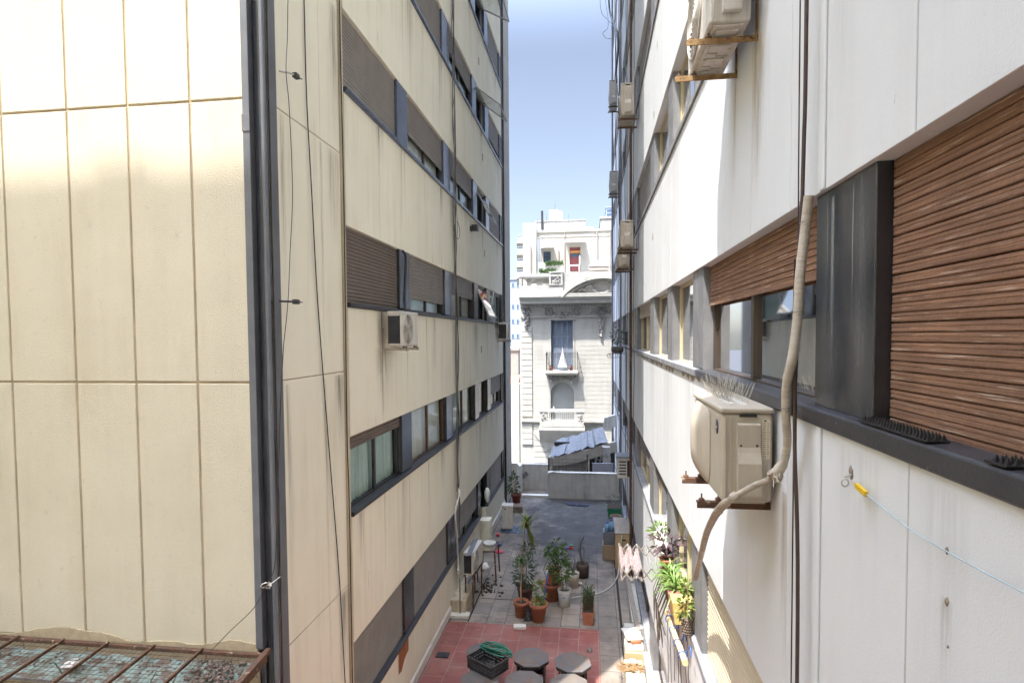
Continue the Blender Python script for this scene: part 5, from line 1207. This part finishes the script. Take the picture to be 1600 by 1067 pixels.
for nm, (x0, x1, y0, y1) in (('end_wall', (-lx / 2, -lx / 2 + .014, -ly / 2, ly / 2)), ('end_wall', (lx / 2 - .014, lx / 2, -ly / 2, ly / 2)), ('side_wall', (-lx / 2 + .014, lx / 2 - .014, -ly / 2, -ly / 2 + .014)), ('side_wall', (-lx / 2 + .014, lx / 2 - .014, ly / 2 - .014, ly / 2))):
    m = MB(); e = .012
    for z0, z1 in ((.012, .055), (.075, .115), (.135, .165)): m.box(x0, x1, y0, y1, z0, z1)
    dx, dy = (x1 - x0), (y1 - y0)
    for i in range(7):
        if dx < dy: q = y0 + (dy - .02) * i / 6; m.box(x0 + .002, x1 - .002, q, q + .02, .05, .17)
        else: q = x0 + (dx - .02) * i / 6; m.box(q, q + .02, y0 + .002, y1 - .002, .05, .17)
    m.box(x0 - e * (dx < dy) * (x0 < 0), x1 + e * (dx < dy) * (x0 > 0), y0 - e * (dy < dx) * (y0 < 0), y1 + e * (dy < dx) * (y0 > 0), .175, hh); m.build(nm, BLACKW, CR, False, bevel=.003)
m = MB()
for i in range(24): m.leaf((random.uniform(-.12, .14), random.uniform(-.2, .2), .03), (random.uniform(-1, 1), random.uniform(-1, 1), .2), .04, .025)
o = m.build('dead_leaves', DEBR, None); o.location = (cc.x, cc.y, .518); tag(o, 'dead leaves scattered on the bottom of the black crate', 'leaves', None, 'stuff')
m = MB(); hc = onz(772, 1011, .78)
for k in range(7):
    a0 = random.uniform(0, 6); rx, ry = random.uniform(.22, .34), random.uniform(.07, .13)
    m.tube([(hc.x + .03 + rx * math.cos(a) * .95 + ry * math.sin(a) * .2 + random.uniform(-.012, .012), hc.y + ry * math.sin(a) - rx * math.cos(a) * .28, .735 + k * .011 + .025 * math.sin(a * 2 + a0) - .22 * max(0, math.cos(a) - .75)) for a in [i * .314 for i in range(21)]], .011, 6, False)
o = m.build('garden_hose', GREENH); tag(o, 'dark green garden hose coiled on the back edge of the black crate', 'hose')

# ------------------------------------------------------------------ plants
def bush(mb, c, rx, ry, rz, n, L, w, up=.4, droop=.2, hollow=.35):
    n = int(n * .75)
    for i in range(n):
        a, b = random.uniform(0, 2 * PI), math.asin(random.uniform(-1, 1)); q = random.uniform(hollow, 1) ** .6
        d = Vector((math.cos(b) * math.cos(a), math.cos(b) * math.sin(a), math.sin(b)))
        q *= .75 + .45 * math.sin(a * 3 + b * 4 + c[0] * 9) ** 2
        p = Vector(c) + Vector((d.x * rx, d.y * ry, d.z * rz)) * q
        mb.leaf(p, d + Vector((random.uniform(-.5, .5), random.uniform(-.5, .5), up)), L * random.uniform(.6, 1.2), w * random.uniform(.7, 1.2), None, droop)
def tuft(mb, c, n, L, w, spread=1.0, droop=.6, up=1.0, seg=5):
    for i in range(n):
        a = random.uniform(0, 2 * PI); e = random.uniform(.15, 1) * spread
        d = Vector((math.cos(a) * e, math.sin(a) * e, up * random.uniform(.4, 1)))
        mb.leaf(c, d, L * random.uniform(.65, 1.15), w, (0, 0, 1), droop * random.uniform(.5, 1.2), seg)
def pot(label, x, y, rt, rb, h, mm, name='potted_plant', cat='potted plant', group='potted plants on the terrace', rim=True, z=0.0):
    t = thing(name, label, cat, (x, y, z), random.uniform(0, 6) if rim else 0, group)
    m = MB(); pr = [(0, 0), (rb, 0), (rb + (rt - rb) * .78, h * .78)]
    pr += [(rt * 1.05, h * .79), (rt * 1.07, h), (rt * .95, h)] if rim else [(rt, h), (rt * .95, h)]
    pr += [(rt * .9, h * .86), (0, h * .86)]; m.lathe(pr, (0, 0, 0), 28); m.build('pot', mm, t, False)
    m = MB(); m.ball((0, 0, h * .84), rt * .9, rt * .9, h * .05, 14, 6, .05); m.build('soil', SOIL, t, False)
    return t
PB = lambda m, n, mm, t: m.build(n, mm, t, False)
t = pot('terracotta pot with a single bare cane and small leaf tuft, leftmost of the front pots', -1.62, 13.2, .165, .12, .36, TERRA)
m = MB(); m.tube([(0, 0, .3), (.01, .0, .7), (.0, .02, 1.05), (.02, .01, 1.28)], [.026, .022, .02, .018], 8); PB(m, 'stem', BARK, t)
m = MB(); tuft(m, (.02, .01, 1.26), 34, .30, .035, 1.1, .5, .6); bush(m, (.02, .01, 1.32), .08, .08, .09, 60, .1, .03); PB(m, 'leaves', LEAF, t)
t = pot('tall dracaena with a long drooping yellow-green crown in a dark pot', -1.62, 14.05, .19, .15, .33, mat('dark terracotta', (.16, .075, .05, 1), (.1, .05, .04, 1), 8, .8))
m = MB(); m.tube([(-.02, .05, .25), (.0, .08, .9), (.03, .05, 1.5), (.06, .0, 2.0)], [.02, .02, .018, .014], 8); m.tube([(.05, 0, .25), (.1, .02, .8), (.16, 0, 1.25)], .014, 6); PB(m, 'stem', BARK, t)
m = MB(); c0 = (.07, -.02, 2.0)
for i in range(44):
    a = random.uniform(0, 2 * PI); m.leaf((c0[0], c0[1], c0[2] - .3 * random.random()), (math.cos(a) * .5, math.sin(a) * .5, random.uniform(.2, 1.3)), random.uniform(.3, .55), .045, (0, 0, 1), random.uniform(.1, 1.5), 6)
for i in range(12): m.leaf((c0[0] + .03, c0[1], c0[2] - .25), (random.uniform(.1, .5), random.uniform(-.3, .1), -.6), random.uniform(.5, .75), .05, (0, 1, 0), .4, 6)
PB(m, 'crown', LEAFY, t)
m = MB(); bush(m, (-.03, .0, .72), .26, .24, .36, 260, .15, .045); bush(m, (.14, .02, 1.22), .16, .14, .14, 90, .13, .05); tuft(m, (-.12, .05, .5), 26, .42, .03, 1.1, .5); PB(m, 'leaves', LEAFB, t)
t = pot('large terracotta pot with variegated leaves and stones, second of the front pots', -1.21, 13.03, .20, .135, .42, TERRA)
m = MB(); bush(m, (-.05, .03, .66), .13, .12, .26, 150, .10, .05); bush(m, (.12, .02, .5), .1, .1, .1, 60, .09, .04); PB(m, 'leaves', LEAFY, t)
m = MB()
for i in range(16): m.ball((random.uniform(-.12, .14), random.uniform(-.13, .1), .385), random.uniform(.02, .045), None, .02, 6, 4, .25)
PB(m, 'stones', PAPER, t)
m = MB(); bush(m, (.1, -.04, .48), .1, .08, .08, 26, .13, .03); PB(m, 'dry_leaves', LEAFD, t)
m = MB(); m.tube([(.0, .1, .3), (.03, .22, 1.12)], .016, 6); PB(m, 'support_stick', BLUEP, t)
t = pot('wide terracotta pot holding broken pots and a sparse shrub behind the stone-filled pot', -.98, 14.15, .22, .17, .42, TERRA)
m = MB(); m.box(-.12, .1, -.1, .1, .40, .78); m.v = [(a + (c - .4) * -.25, b, c) for a, b, c in m.v]; PB(m, 'broken_pot', TERRA, t)
m = MB(); m.box(-.11, .06, -.106, -.1, .50, .74); m.v = [(a + (c - .4) * -.25, b, c) for a, b, c in m.v]; PB(m, 'broken_pot_hollow', SOIL, t)
m = MB(); m.tube(curve([(.06, -.1, .4), (.1, -.1, .55), (.15, -.12, .75), (.12, -.05, .95)], 5), .01, 5); m.tube([(-.05, .1, .4), (-.1, .15, 1.3)], .014, 6); m.tube([(.1, .1, .4), (.05, .12, 1.25)], .008, 5); PB(m, 'twigs', BARK, t)
m = MB(); bush(m, (-.02, .12, 1.32), .26, .16, .12, 110, .16, .06, .1, .4); bush(m, (.14, .08, 1.2), .12, .1, .12, 40, .14, .06); PB(m, 'leaves', LEAF, t)
t = pot('dented white plastic bucket with a dense dark-leaved shrub', -.66, 13.85, .155, .13, .40, PLASW, rim=False)
m = MB(); m.lathe([(.152, .33), (.163, .335), (.163, .35), (.155, .355)], (0, 0, 0), 28); m.lathe([(.157, .385), (.165, .39), (.165, .405), (.15, .405)], (0, 0, 0), 28); PB(m, 'rim', PLASW, t)
m = MB()
for i in range(5): a = -PI / 2 - .22 + i * .09; m.obox((.149 * math.cos(a), .149 * math.sin(a), .245 + .008 * math.sin(i * 2)), (-.005 * math.sin(a), .005 * math.cos(a), 0), (.003 * math.cos(a), .003 * math.sin(a), 0), (0, 0, .013 - .002 * (i % 2)))
a = -PI / 2 - .32; m.obox((.147 * math.cos(a), .147 * math.sin(a), .235), (-.006 * math.sin(a), .006 * math.cos(a), 0), (.003 * math.cos(a), .003 * math.sin(a), 0), (0, 0, .018)); PB(m, 'bucket_print', INKBL, t)
m = MB(); m.tube([(0, 0, .33), (-.04, 0, .6), (-.1, .03, .9)], .012, 6); m.tube([(.02, 0, .33), (.1, .03, .75)], .01, 6); m.tube([(0, .02, .33), (-.16, 0, .55)], .008, 5); PB(m, 'stem', BARK, t)
m = MB(); bush(m, (-.10, .02, .84), .25, .22, .28, 330, .13, .05); bush(m, (-.12, .05, 1.12), .2, .16, .1, 110, .13, .05); PB(m, 'leaves', LEAF, t)
m = MB(); bush(m, (-.04, -.1, .78), .2, .1, .2, 60, .11, .05); PB(m, 'young_leaves', LEAFY, t)
t = pot('grey concrete pot with bare twigs behind the white bucket', -.49, 14.95, .16, .12, .36, PAPER, rim=False)
m = MB()
for i in range(46): a = random.uniform(0, 6.3); m.tube([(0, 0, .3), (.08 * math.cos(a), .08 * math.sin(a), .5), (.2 * math.cos(a) - .06, .2 * math.sin(a), random.uniform(.55, .8))], .003, 3, False)
PB(m, 'twigs', TWIG, t); m = MB(); bush(m, (-.08, 0, .62), .2, .16, .16, 60, .07, .015); PB(m, 'leaves', LEAFB, t)
t = pot('blackened old can with one spindly plant, farthest of the cluster', -.26, 15.6, .17, .155, .36, mat('charred brown tin', (.06, .045, .035, 1), (.11, .075, .05, 1), 6, .7), rim=False)
m = MB()
for i in range(9): m.tube([(random.uniform(-.05, .05), 0, .3), (random.uniform(-.12, .06), .02, .7), (random.uniform(-.14, .06), 0, random.uniform(.8, 1.12))], .006, 4)
PB(m, 'twigs', TWIG, t); m = MB(); bush(m, (-.06, 0, .85), .09, .09, .3, 50, .06, .015); PB(m, 'leaves', LEAFB, t)
t = thing('planter_box', 'rectangular red-brown trough with upright dark green foliage on the right of the pots', 'planter', (-.10, 13.2, 0))
m = MB(); m.prism([(-.10, 0), (.10, 0), (.125, .24), (.14, .24), (.14, .28), (-.14, .28), (-.14, .24), (-.125, .24)], 1, -.26, .26); m.build('trough', TERRA, t, False, bevel=.008)
m = MB(); m.box(-.12, .12, -.24, .24, .27, .286); PB(m, 'soil', SOIL, t)
m = MB()
for i in range(90): x, y = random.uniform(-.1, .1), random.uniform(-.22, .22); m.tube([(x, y, .28), (x * 1.3 + random.uniform(-.04, .04), y, random.uniform(.5, .72))], .003, 3, False)
PB(m, 'stems', TWIG, t); m = MB()
for i in range(520): m.leaf((random.uniform(-.13, .13), random.uniform(-.24, .24), .32 + .40 * random.random()), (random.uniform(-1, 1), random.uniform(-1, 1), 1.2), .07, .014)
PB(m, 'leaves', LEAF, t)
t = pot('small red pot with a leafy plant in the far left corner of the terrace', -2.9, 22.4, .19, .14, .34, mat('red glazed pot', (.24, .05, .04, 1), None, 5, .6))
m = MB(); m.tube([(0, 0, .3), (-.08, 0, .7)], .015, 6); PB(m, 'stem', BARK, t); m = MB(); bush(m, (-.1, 0, .75), .22, .2, .42, 240, .14, .06); PB(m, 'leaves', LEAF, t)
t = thing('planter_box', 'green plastic trough with withered plants against the far white wall', 'planter', (.76, 21.0, 0))
m = MB(); m.prism([(-.2, 0), (.2, 0), (.25, .36), (-.25, .36)], 1, -.3, .3); m.build('trough', GREENP, t, False, bevel=.01); m = MB(); m.box(-.23, .23, -.28, .28, .33, .366); PB(m, 'soil', SOIL, t); m = MB(); bush(m, (0, 0, .55), .25, .28, .26, 150, .14, .02); PB(m, 'leaves', LEAFB, t)
t = pot('square brown clay pot in front of the green trough', .78, 20.0, .2, .17, .34, mat('dusty clay', (.22, .15, .11, 1), (.16, .12, .09, 1), 6, .9), rim=False)

# bracket plant on the far white wall
q = Vector((.82, 19.6, 5.82)); t = thing('potted_plant', 'dark pot with a small leafy plant on a twisted iron bracket on the white wall', 'potted plant', q, 0)
m = MB(); m.lathe([(0, 0), (.15, 0), (.2, .06), (.2, .2), (.17, .22), (.14, .2), (0, .18)], (0, 0, 0), 16); PB(m, 'pot', mat('dark grey pot', (.12, .11, .1, 1), None, 5, .8), t)
m = MB(); m.tube([(0, 0, .2), (.02, 0, .5)], .015, 5); bush(m, (.02, 0, .55), .22, .2, .26, 140, .12, .05); PB(m, 'leaves', LEAFB, t)
m = MB(); m.bar((-.3, 0, -.02), (.25, 0, -.02), .02)
for i in range(6): m.tube(curve([(-.3 + i * .08, -.06, -.02), (-.34 + i * .09, -.1, -.1), (-.26 + i * .08, .05, -.16)], 4), .009, 4)
PB(m, 'bracket', IRON, t)
# sill plants on the lower right window
zs = HR(-1) - 1.095 + .09
t = thing('planter_box', 'cream window planter with small green plant, farthest on the plant sill', 'planter', (1.02, 9.0, zs)); m = MB(); m.box(-.1, .1, -.28, .28, 0, .16); m.build('trough', SKIRT, t, False, bevel=.01); m = MB(); bush(m, (0, 0, .24), .12, .26, .12, 120, .12, .04); PB(m, 'leaves', LEAFL, t)
t = pot('purple-leaved wandering plant on the plant sill behind the spider plant', 1.0, 8.15, .10, .075, .16, TERRA, group='potted plants on the lower window sill', z=zs); m = MB(); tuft(m, (0, 0, .2), 40, .28, .04, .8, .5, 1.1); bush(m, (-.03, 0, .36), .12, .18, .16, 90, .11, .045); PB(m, 'leaves', LEAFP, t)
t = thing('potted_plant', 'bright spider plant spilling out of a brown window trough', 'potted plant', (.985, 7.2, zs), 0, 'potted plants on the lower window sill')
m = MB(); m.prism([(-.1, 0), (.1, 0), (.12, .22), (-.12, .22)], 1, -.34, .34); m.build('trough', mat('brown clay trough', (.26, .13, .08, 1), (.2, .1, .07, 1), 6, .85), t, False, bevel=.006)
m = MB()
for y in (-.2, .0, .2, .42): tuft(m, (-.01, y, .2), 40, .38, .026, 1.2, .75, .9, 6)
PB(m, 'leaves', LEAFL, t)
m = MB()
for k in range(26): y = random.uniform(-.3, .6); m.tube([(-.1, y, .18), (-.2, y + random.uniform(-.05, .05), -.1), (-.17 + random.uniform(-.05, .04), y, random.uniform(-.25, -.55))], .005, 3, False)
PB(m, 'hanging_roots', TWIG, t)
t = thing('flower_pot', 'yellow pot standing on the sill between the spider plant and the basket', 'flower pot', (.985, 6.72, zs)); m = MB(); m.prism([(-.08, 0), (.08, 0), (.11, .24), (-.11, .24)], 1, -.12, .12); PB(m, 'pot', mat('yellow ochre pot', (.62, .42, .14, 1), (.5, .33, .1, 1), 6, .7), t)
t = thing('potted_plant', 'yellow-green leafy plant in a dark woven basket', 'potted plant', (1.0, 6.4, zs), 0, 'potted plants on the lower window sill'); t.scale = (.58, .58, .60)
m = MB(); m.lathe([(0, 0), (.07, 0), (.085, .1), (.1, .3), (.09, .31), (0, .28)], (0, 0, 0), 14)
for k in range(14):
    for j in range(6): a = 2 * PI * (k + .5 * (j % 2)) / 14; rr = .08 + .02 * j / 5; m.ball((rr * math.cos(a), rr * math.sin(a), .03 + j * .05), .022, .022, .02, 5, 4)
PB(m, 'basket', mat('dark woven wicker', (.10, .07, .055, 1), (.22, .17, .14, 1), 16, .9), t); m = MB(); m.tube([(0, 0, .28), (.02, .02, .6), (0, -.02, .86)], .01, 5); PB(m, 'stem', BARK, t)
m = MB(); bush(m, (-.02, .05, .52), .13, .17, .28, 170, .12, .06); bush(m, (0, .12, .82), .1, .12, .1, 50, .13, .06); PB(m, 'leaves', LEAFY, t)
# pole slung on blue rope under that sill
pa, pb = Vector((.92, 7.5, 2.93)), Vector((.93, 6.05, 3.08))
m = MB(); m.tube([pa.lerp(pb, i / 10) + Vector((0, 0, .008 * math.sin(i))) for i in range(11)], .032, 10); o = m.build('wooden_pole', PINE); tag(o, 'peeling wooden pole slung on blue rope below the plant sill', 'pole')
m = MB()
for u in (.18, .42, .66, .88):
    q = pa.lerp(pb, u); m.tube([q + Vector((.046 * math.cos(a), 0, .046 * math.sin(a))) for a in [i * .628 for i in range(11)]], .0055, 5); m.tube(curve([q + Vector((.04, 0, .02)), q + Vector((.07, -.04, .12)), Vector((1.0, q.y - .1, 3.1))], 4), .007, 5)
o = m.build('rope', BLUEP); tag(o, 'blue rope tied in loops round the peeling wooden pole', 'rope')
for i in range(7):
    y = 6.6 + i * .3; cable('thin black root or wire dangling down the sunlit white wall below the plants', [(1.03, y, 3.1), (1.03, y - random.uniform(0, .25), 2.7), (1.035, y - random.uniform(.1, .4), 2.3), (1.035, y - .2, 1.6 + random.random() * .6)], .005, BLACKW, 'wire', 'wire', 4, 'wires dangling below the plants')
# scissor clothes dryer
DRY = mat('dull dryer metal', (.30, .28, .25, 1), (.16, .145, .12, 1), 9, .6)
CD = thing('clothes_dryer', 'extending scissor clothes dryer with a pink patterned cloth over its end', 'clothes dryer', (.7, 8.2, 3.2))
for y in (7.75, 8.65):
    m = MB(); n = 5; dx = .128; x0 = 1.02; hz = .085; zc = 3.28
    for i in range(n):
        a, b = x0 - i * dx, x0 - (i + 1) * dx
        m.bar((a, y, zc - hz), (b, y, zc + hz), .017, .008, up=(0, 1, 0)); m.bar((a, y + .01, zc + hz), (b, y + .01, zc - hz), .017, .008, up=(0, 1, 0))
    m.build('scissor_arm', DRY, CD)
m = MB()
for i in range(1, 6):
    x = 1.02 - i * .128
    for zz in (3.28 - .085, 3.28 + .085): m.tube([(x, 7.75, zz), (x, 8.66, zz)], .006, 6)
m.build('rails', DRY, CD)
m = MB(); n = 26; vs = []
for i in range(n + 1):
    y = 7.86 + .72 * i / n
    for j, (x, z) in enumerate(((.385, 3.10), (.38, 3.2), (.40, 3.375), (.45, 3.2), (.50, 3.33), (.53, 3.375), (.58, 3.18), (.63, 3.34), (.66, 3.14))): vs.append((x + .014 * math.sin(i * 1.1 + j), y, z + .012 * math.sin(i * .8 + j * 2)))
k = 9; m.add(vs, [(i * k + j, (i + 1) * k + j, (i + 1) * k + j + 1, i * k + j + 1) for i in range(n) for j in range(k - 1)], True); o = m.build('cloth', CLOTH); tag(o, 'pink patterned cloth draped over the scissor clothes dryer', 'cloth')

# ------------------------------------------------------------------ smaller things on the terrace
def boxed(name, label, cat, c, sx, sy, sz, rz, mm, bev=.006, tilt=0):
    m = MB(); m.box(-sx / 2, sx / 2, -sy / 2, sy / 2, 0, sz); o = m.build(name, mm, None, bevel=bev); o.location = c; o.rotation_euler = (tilt, 0, rz); return tag(o, label, cat)
t = thing('cabinet', 'dented white metal cabinet standing on a dark tarpaulin by the cream wall', 'cabinet', (-2.80, 19.3, 0), .12)
m = MB(); m.box(-.18, .18, -.18, .18, .03, .78); m.build('body', ACW, t, False, bevel=.02); m = MB(); m.box(-.19, .19, -.19, .19, .785, .81); m.build('lid', ACW, t, False, bevel=.008); m = MB(); m.box(-.11, -.05, -.187, -.18, .68, .72); m.ball((-.1, -.185, .5), .015); m.build('fittings', INKB, t, False)
m = MB(); vs = []; n = 14
for j in range(n + 1):
    for i in range(n + 1):
        u, v = i / n * 2 - 1, j / n * 2 - 1; vs.append((-2.55 + u * .42 + .05 * math.sin(v * 5), 19.15 + v * .36, .01 + .06 * abs(math.sin(u * 5 + v * 3) * math.sin(v * 6 - u)) * (1 - max(abs(u), abs(v)) ** 4)))
m.add(vs, [(j * (n + 1) + i, j * (n + 1) + i + 1, (j + 1) * (n + 1) + i + 1, (j + 1) * (n + 1) + i) for j in range(n) for i in range(n)], True); o = m.build('tarpaulin', NAVY); tag(o, 'crumpled dark blue tarpaulin on the floor under the white cabinet', 'tarpaulin')
boxed('concrete_block', 'small brown block on the floor behind the white cabinet', 'block', (-2.7, 21.2, 0), .36, .34, .22, .1, mat('dusty brown block', (.2, .15, .12, 1), None, 5, .9))
boxed('white_brick', 'pale brick lying on the edge of the red painted floor', 'brick', onz(812, 981, .006), .27, .15, .07, .15, SKIRT, .012)
boxed('base_block', 'pale block under the grey standpipe by the red floor', 'block', (-3.0, 13.0, .004), .42, .22, .075, .06, SKIRT, .012)
m = MB(); m.lathe([(0, .012), (.12, .012), (.135, .0), (.14, .0), (.14, .02), (.12, .03), (0, .03)], (0, 0, 0), 20); o = m.build('plastic_lid', REDP); o.location = onz(780, 862, .004); tag(o, 'pinkish red plastic dish lying upside down on the grey paving', 'round lid')  # red plastic lid, lying upside down
TR = thing('trestle', 'rusty bent-leg trestle on the paving beyond the floor-standing unit', 'trestle', (-2.75, 15.2, 0))
for (x, y) in ((-.26, -.25), (.22, -.2), (.20, .5), (-.24, .45)): m = MB(); m.bar((x + .04, y, 0), (x, y, .82), .032); m.build('leg', RUST, TR, False)
m = MB(); m.bar((-.26, -.25, .8), (.22, -.2, .8), .03); m.bar((.22, -.2, .8), (.20, .5, .8), .03); m.bar((.2, .5, .8), (-.24, .45, .8), .03); m.bar((-.24, .45, .8), (-.26, -.25, .8), .03); m.build('top_frame', RUST, TR, False)
m = MB(); m.lathe([(0, .0), (.12, 0), (.17, .08), (.18, .08), (.13, -.012), (0, -.012)], (0, 0, 0), 24); o = m.build('basin', PLASW); o.location = (-2.72, 15.35, .835); tag(o, 'round white basin resting on the rusty trestle', 'basin')
m = MB()
for i in range(16): m.ball((random.uniform(-.12, .12), random.uniform(-.12, .12), .05 + random.uniform(0, .08)), random.uniform(.05, .09), None, .06, 7, 5, .3)
o = m.build('white_rag', CARD); o.location = (-2.78, 14.72, .5); tag(o, 'crumpled white rag caught behind the floor-standing unit', 'rag'); o.location.z = 0.0 + .42
m = MB(); m.tube([(0, 0, .05), (.14, .05, .05)], .045, 8); o = m.build('plastic_bottle', BLUEP); o.location = onz(776, 853, .0); tag(o, 'small blue bottle lying on the paving near the cream stub wall', 'bottle')
m = MB(); m.ball((0, 0, .06), .06); o = m.build('ball', REDP); o.location = onz(778, 838, .0); tag(o, 'small red ball on the floor beside the dark tarpaulin', 'ball')
t = thing('toy_block', 'tiny red, green and blue plastic toy on the middle of the grey paving', 'toy', onz(892, 857, 0)); m = MB(); m.box(-.07, .07, -.06, .06, 0, .07); m.build('base', REDP, t, False, bevel=.01); m = MB(); m.box(-.05, .06, -.05, .05, .072, .12); m.build('top', GREENP, t, False, bevel=.01); m = MB(); m.box(-.16, -.075, -.04, .03, 0, .05); m.build('arm', BLUEP, t, False, bevel=.01)
m = MB(); m.ball((0, 0, .045), .06, .06, .045, 10, 6, .1); o = m.build('stone', PAPER); o.location = onz(906, 914, 0); tag(o, 'round yellowish stone beside the blackened can', 'stone')
m = MB()
for i in range(44): m.ball((random.gauss(-2.62, .16), random.gauss(14.75, .3), .012), random.uniform(.012, .05), None, random.uniform(.01, .03), 6, 4, .3)
o = m.build('dirt_heap', SOIL); tag(o, 'scattered dark soil on the paving beside the floor-standing unit', 'soil', None, 'stuff')
m = MB()
for i in range(110):
    x, y = random.uniform(-3.0, .9), random.uniform(10, 22.5); m.leaf((x, y, .012), (random.uniform(-1, 1), random.uniform(-1, 1), .08), random.uniform(.03, .08), random.uniform(.02, .04), (0, 0, 1))
o = m.build('dry_leaves', LEAFD); tag(o, 'dry leaves scattered over the terrace floor', 'leaves', None, 'stuff')
m = MB()
for i in range(26): m.ball((random.uniform(-.07, .07), random.uniform(-.05, .05), random.uniform(.02, .3)), .055, .055, .06, 6, 4, .35)
o = m.build('plastic_bag', BLACKW); o.location = onz(827, 968, .0); tag(o, 'crumpled black plastic bag squeezed between the two front terracotta pots', 'bag')
m = MB(); m.box(-.13, .13, -.10, .10, 0, .012)
for i in range(6): m.box(-.12 + i * .042, -.102 + i * .042, -.09, .09, .012, .02)
o = m.build('drain_grate', IRON); o.location = onz(692, 1023, .006); tag(o, 'small square iron drain grate set in the red floor', 'grate')
m = MB(); m.lathe([(0, .05), (.05, .05), (.06, 0)], (0, 0, 0), 12); o = m.build('bottle_cap', DEBR); o.location = onz(921, 1017, .006); tag(o, 'dark brown lump on the right part of the red floor', 'debris')
m = MB()
for i in range(18): m.obox((random.uniform(-.5, .4), random.uniform(-.15, .15), .03), (.09, .02, .01), (-.02, .07, 0), (0, 0, .006))
o = m.build('slate_shards', NAVY); o.location = (-.55, 22.3, .0); tag(o, 'dark slate shards heaped at the foot of the parapet', 'shards', None, 'stuff')
m = MB(); m.obox((0, 0, 0), (.12, 0, .1), (0, .01, 0), (-.05, 0, .08)); o = m.build('rag', mat('grey rag', (.2, .2, .22, 1), None, 5, .9)); o.location = at(820, 742, 25.46); tag(o, 'grey rag stuck on the lower garden wall', 'rag')
# right-hand side by the wall
t = thing('storage_box', 'tall honey-coloured wooden box with grey top against the far white wall', 'box', (.84, 16.9, 0))
m = MB(); m.box(-.21, .21, -.7, .7, 0, .98); m.build('body', PLY, t, False, bevel=.008); m = MB(); m.box(-.23, .22, -.72, .72, .982, 1.01); m.build('lid', TIMBER, t, False, bevel=.005); m = MB(); m.box(-.06, .07, -.712, -.70, .8, .84); m.build('handle_slot', INKB, t, False)
t = thing('plastic_tub', 'dark tub standing on a brown box left of the honey-coloured box', 'tub', (.47, 17.1, .42)); m = MB(); m.prism([(-.15, 0), (.15, 0), (.17, .36), (-.17, .36)], 1, -.22, .22); m.build('tub', mat('murky grey plastic', (.10, .11, .13, 1), (.16, .17, .19, 1), 4, .4), t, False, bevel=.02)
boxed('cardboard_box', 'brown box under the dark tub on the right edge of the paving', 'box', (.47, 17.1, .0), .36, .5, .42, 0, mat('brown board', (.3, .21, .13, 1), None, 4, .85))
for dx, hh, lb in ((-.05, .28, 'clear bottle standing on the dark tub'), (.09, .36, 'blue-capped bottle standing on the dark tub by the wooden box')):
    t = thing('plastic_bottle', lb, 'bottle', (.47 + dx, 17.0, .78)); m = MB(); m.lathe([(0, 0), (.07, 0), (.07, hh * .7), (.03, hh * .85), (.03, hh * .9), (0, hh * .9)], (0, 0, 0), 12); PB(m, 'body', BLUEPALE, t); m = MB(); m.lathe([(.034, hh * .88), (.034, hh), (0, hh)], (0, 0, 0), 10); PB(m, 'cap', BLUEP, t)
boxed('timber_plank', 'long grey plank lying along the foot of the white wall', 'plank', (.90, 13.45, .31), .10, 2.6, .06, .02, TIMBER, .004)
m = MB(); m.box(.83, 1.03, 12.6, 14.6, 0, .305); o = m.build('low_kerb', CONC, None, bevel=.01); tag(o, 'low concrete kerb carrying the grey plank beside the white wall', 'kerb')
boxed('plaster_block', 'wide cream plaster block under the white board near the sunny wall', 'block', (.80, 11.85, .0), .36, .85, .34, .02, PAPER, .015)
boxed('honey_board', 'honey-coloured board leaning on the front of the cream plaster block', 'board', (.79, 11.34, .0), .34, .05, .31, .0, PLY, .004)
boxed('brick', 'red brick under the white board on the plaster block', 'brick', (.82, 11.72, .342), .20, .26, .06, .25, BRICKR, .006)
boxed('white_board', 'square white board lying on bricks at the right of the red floor', 'board', (.78, 11.86, .404), .32, .46, .025, .22, CARD, .003)
boxed('plaster_block', 'sunlit cream block littered with twigs nearest on the right edge', 'block', (.76, 10.75, .0), .34, .8, .28, .02, PAPER, .015)
m = MB()
for i in range(34): m.tube([(random.uniform(-.3, .25), random.uniform(-.15, .15), .02), (random.uniform(-.3, .25), random.uniform(-.15, .2), .04)], .008, 4)
for i in range(16): m.leaf((random.uniform(-.2, .25), random.uniform(-.15, .15), .03), (random.uniform(-1, 1), random.uniform(-1, 1), .2), .1, .05)
o = m.build('twigs', LEAFD); o.location = (.72, 10.8, .285); tag(o, 'dry twigs and brown leaves on the sunlit cream block', 'twigs', None, 'stuff')
m = MB(); m.ball((0, 0, .04), .08, .06, .035, 8, 5, .2); o = m.build('paper_scrap', CARD); o.location = (.74, 10.98, .30); tag(o, 'small white paper scrap among the twigs on the sunlit block', 'paper')
m = MB(); m.box(.96, 1.045, 8.5, 11.35, .0, .34); o = m.build('white_plank', SKIRT, None, bevel=.006); tag(o, 'sunlit white plank on edge along the foot of the right wall', 'plank')
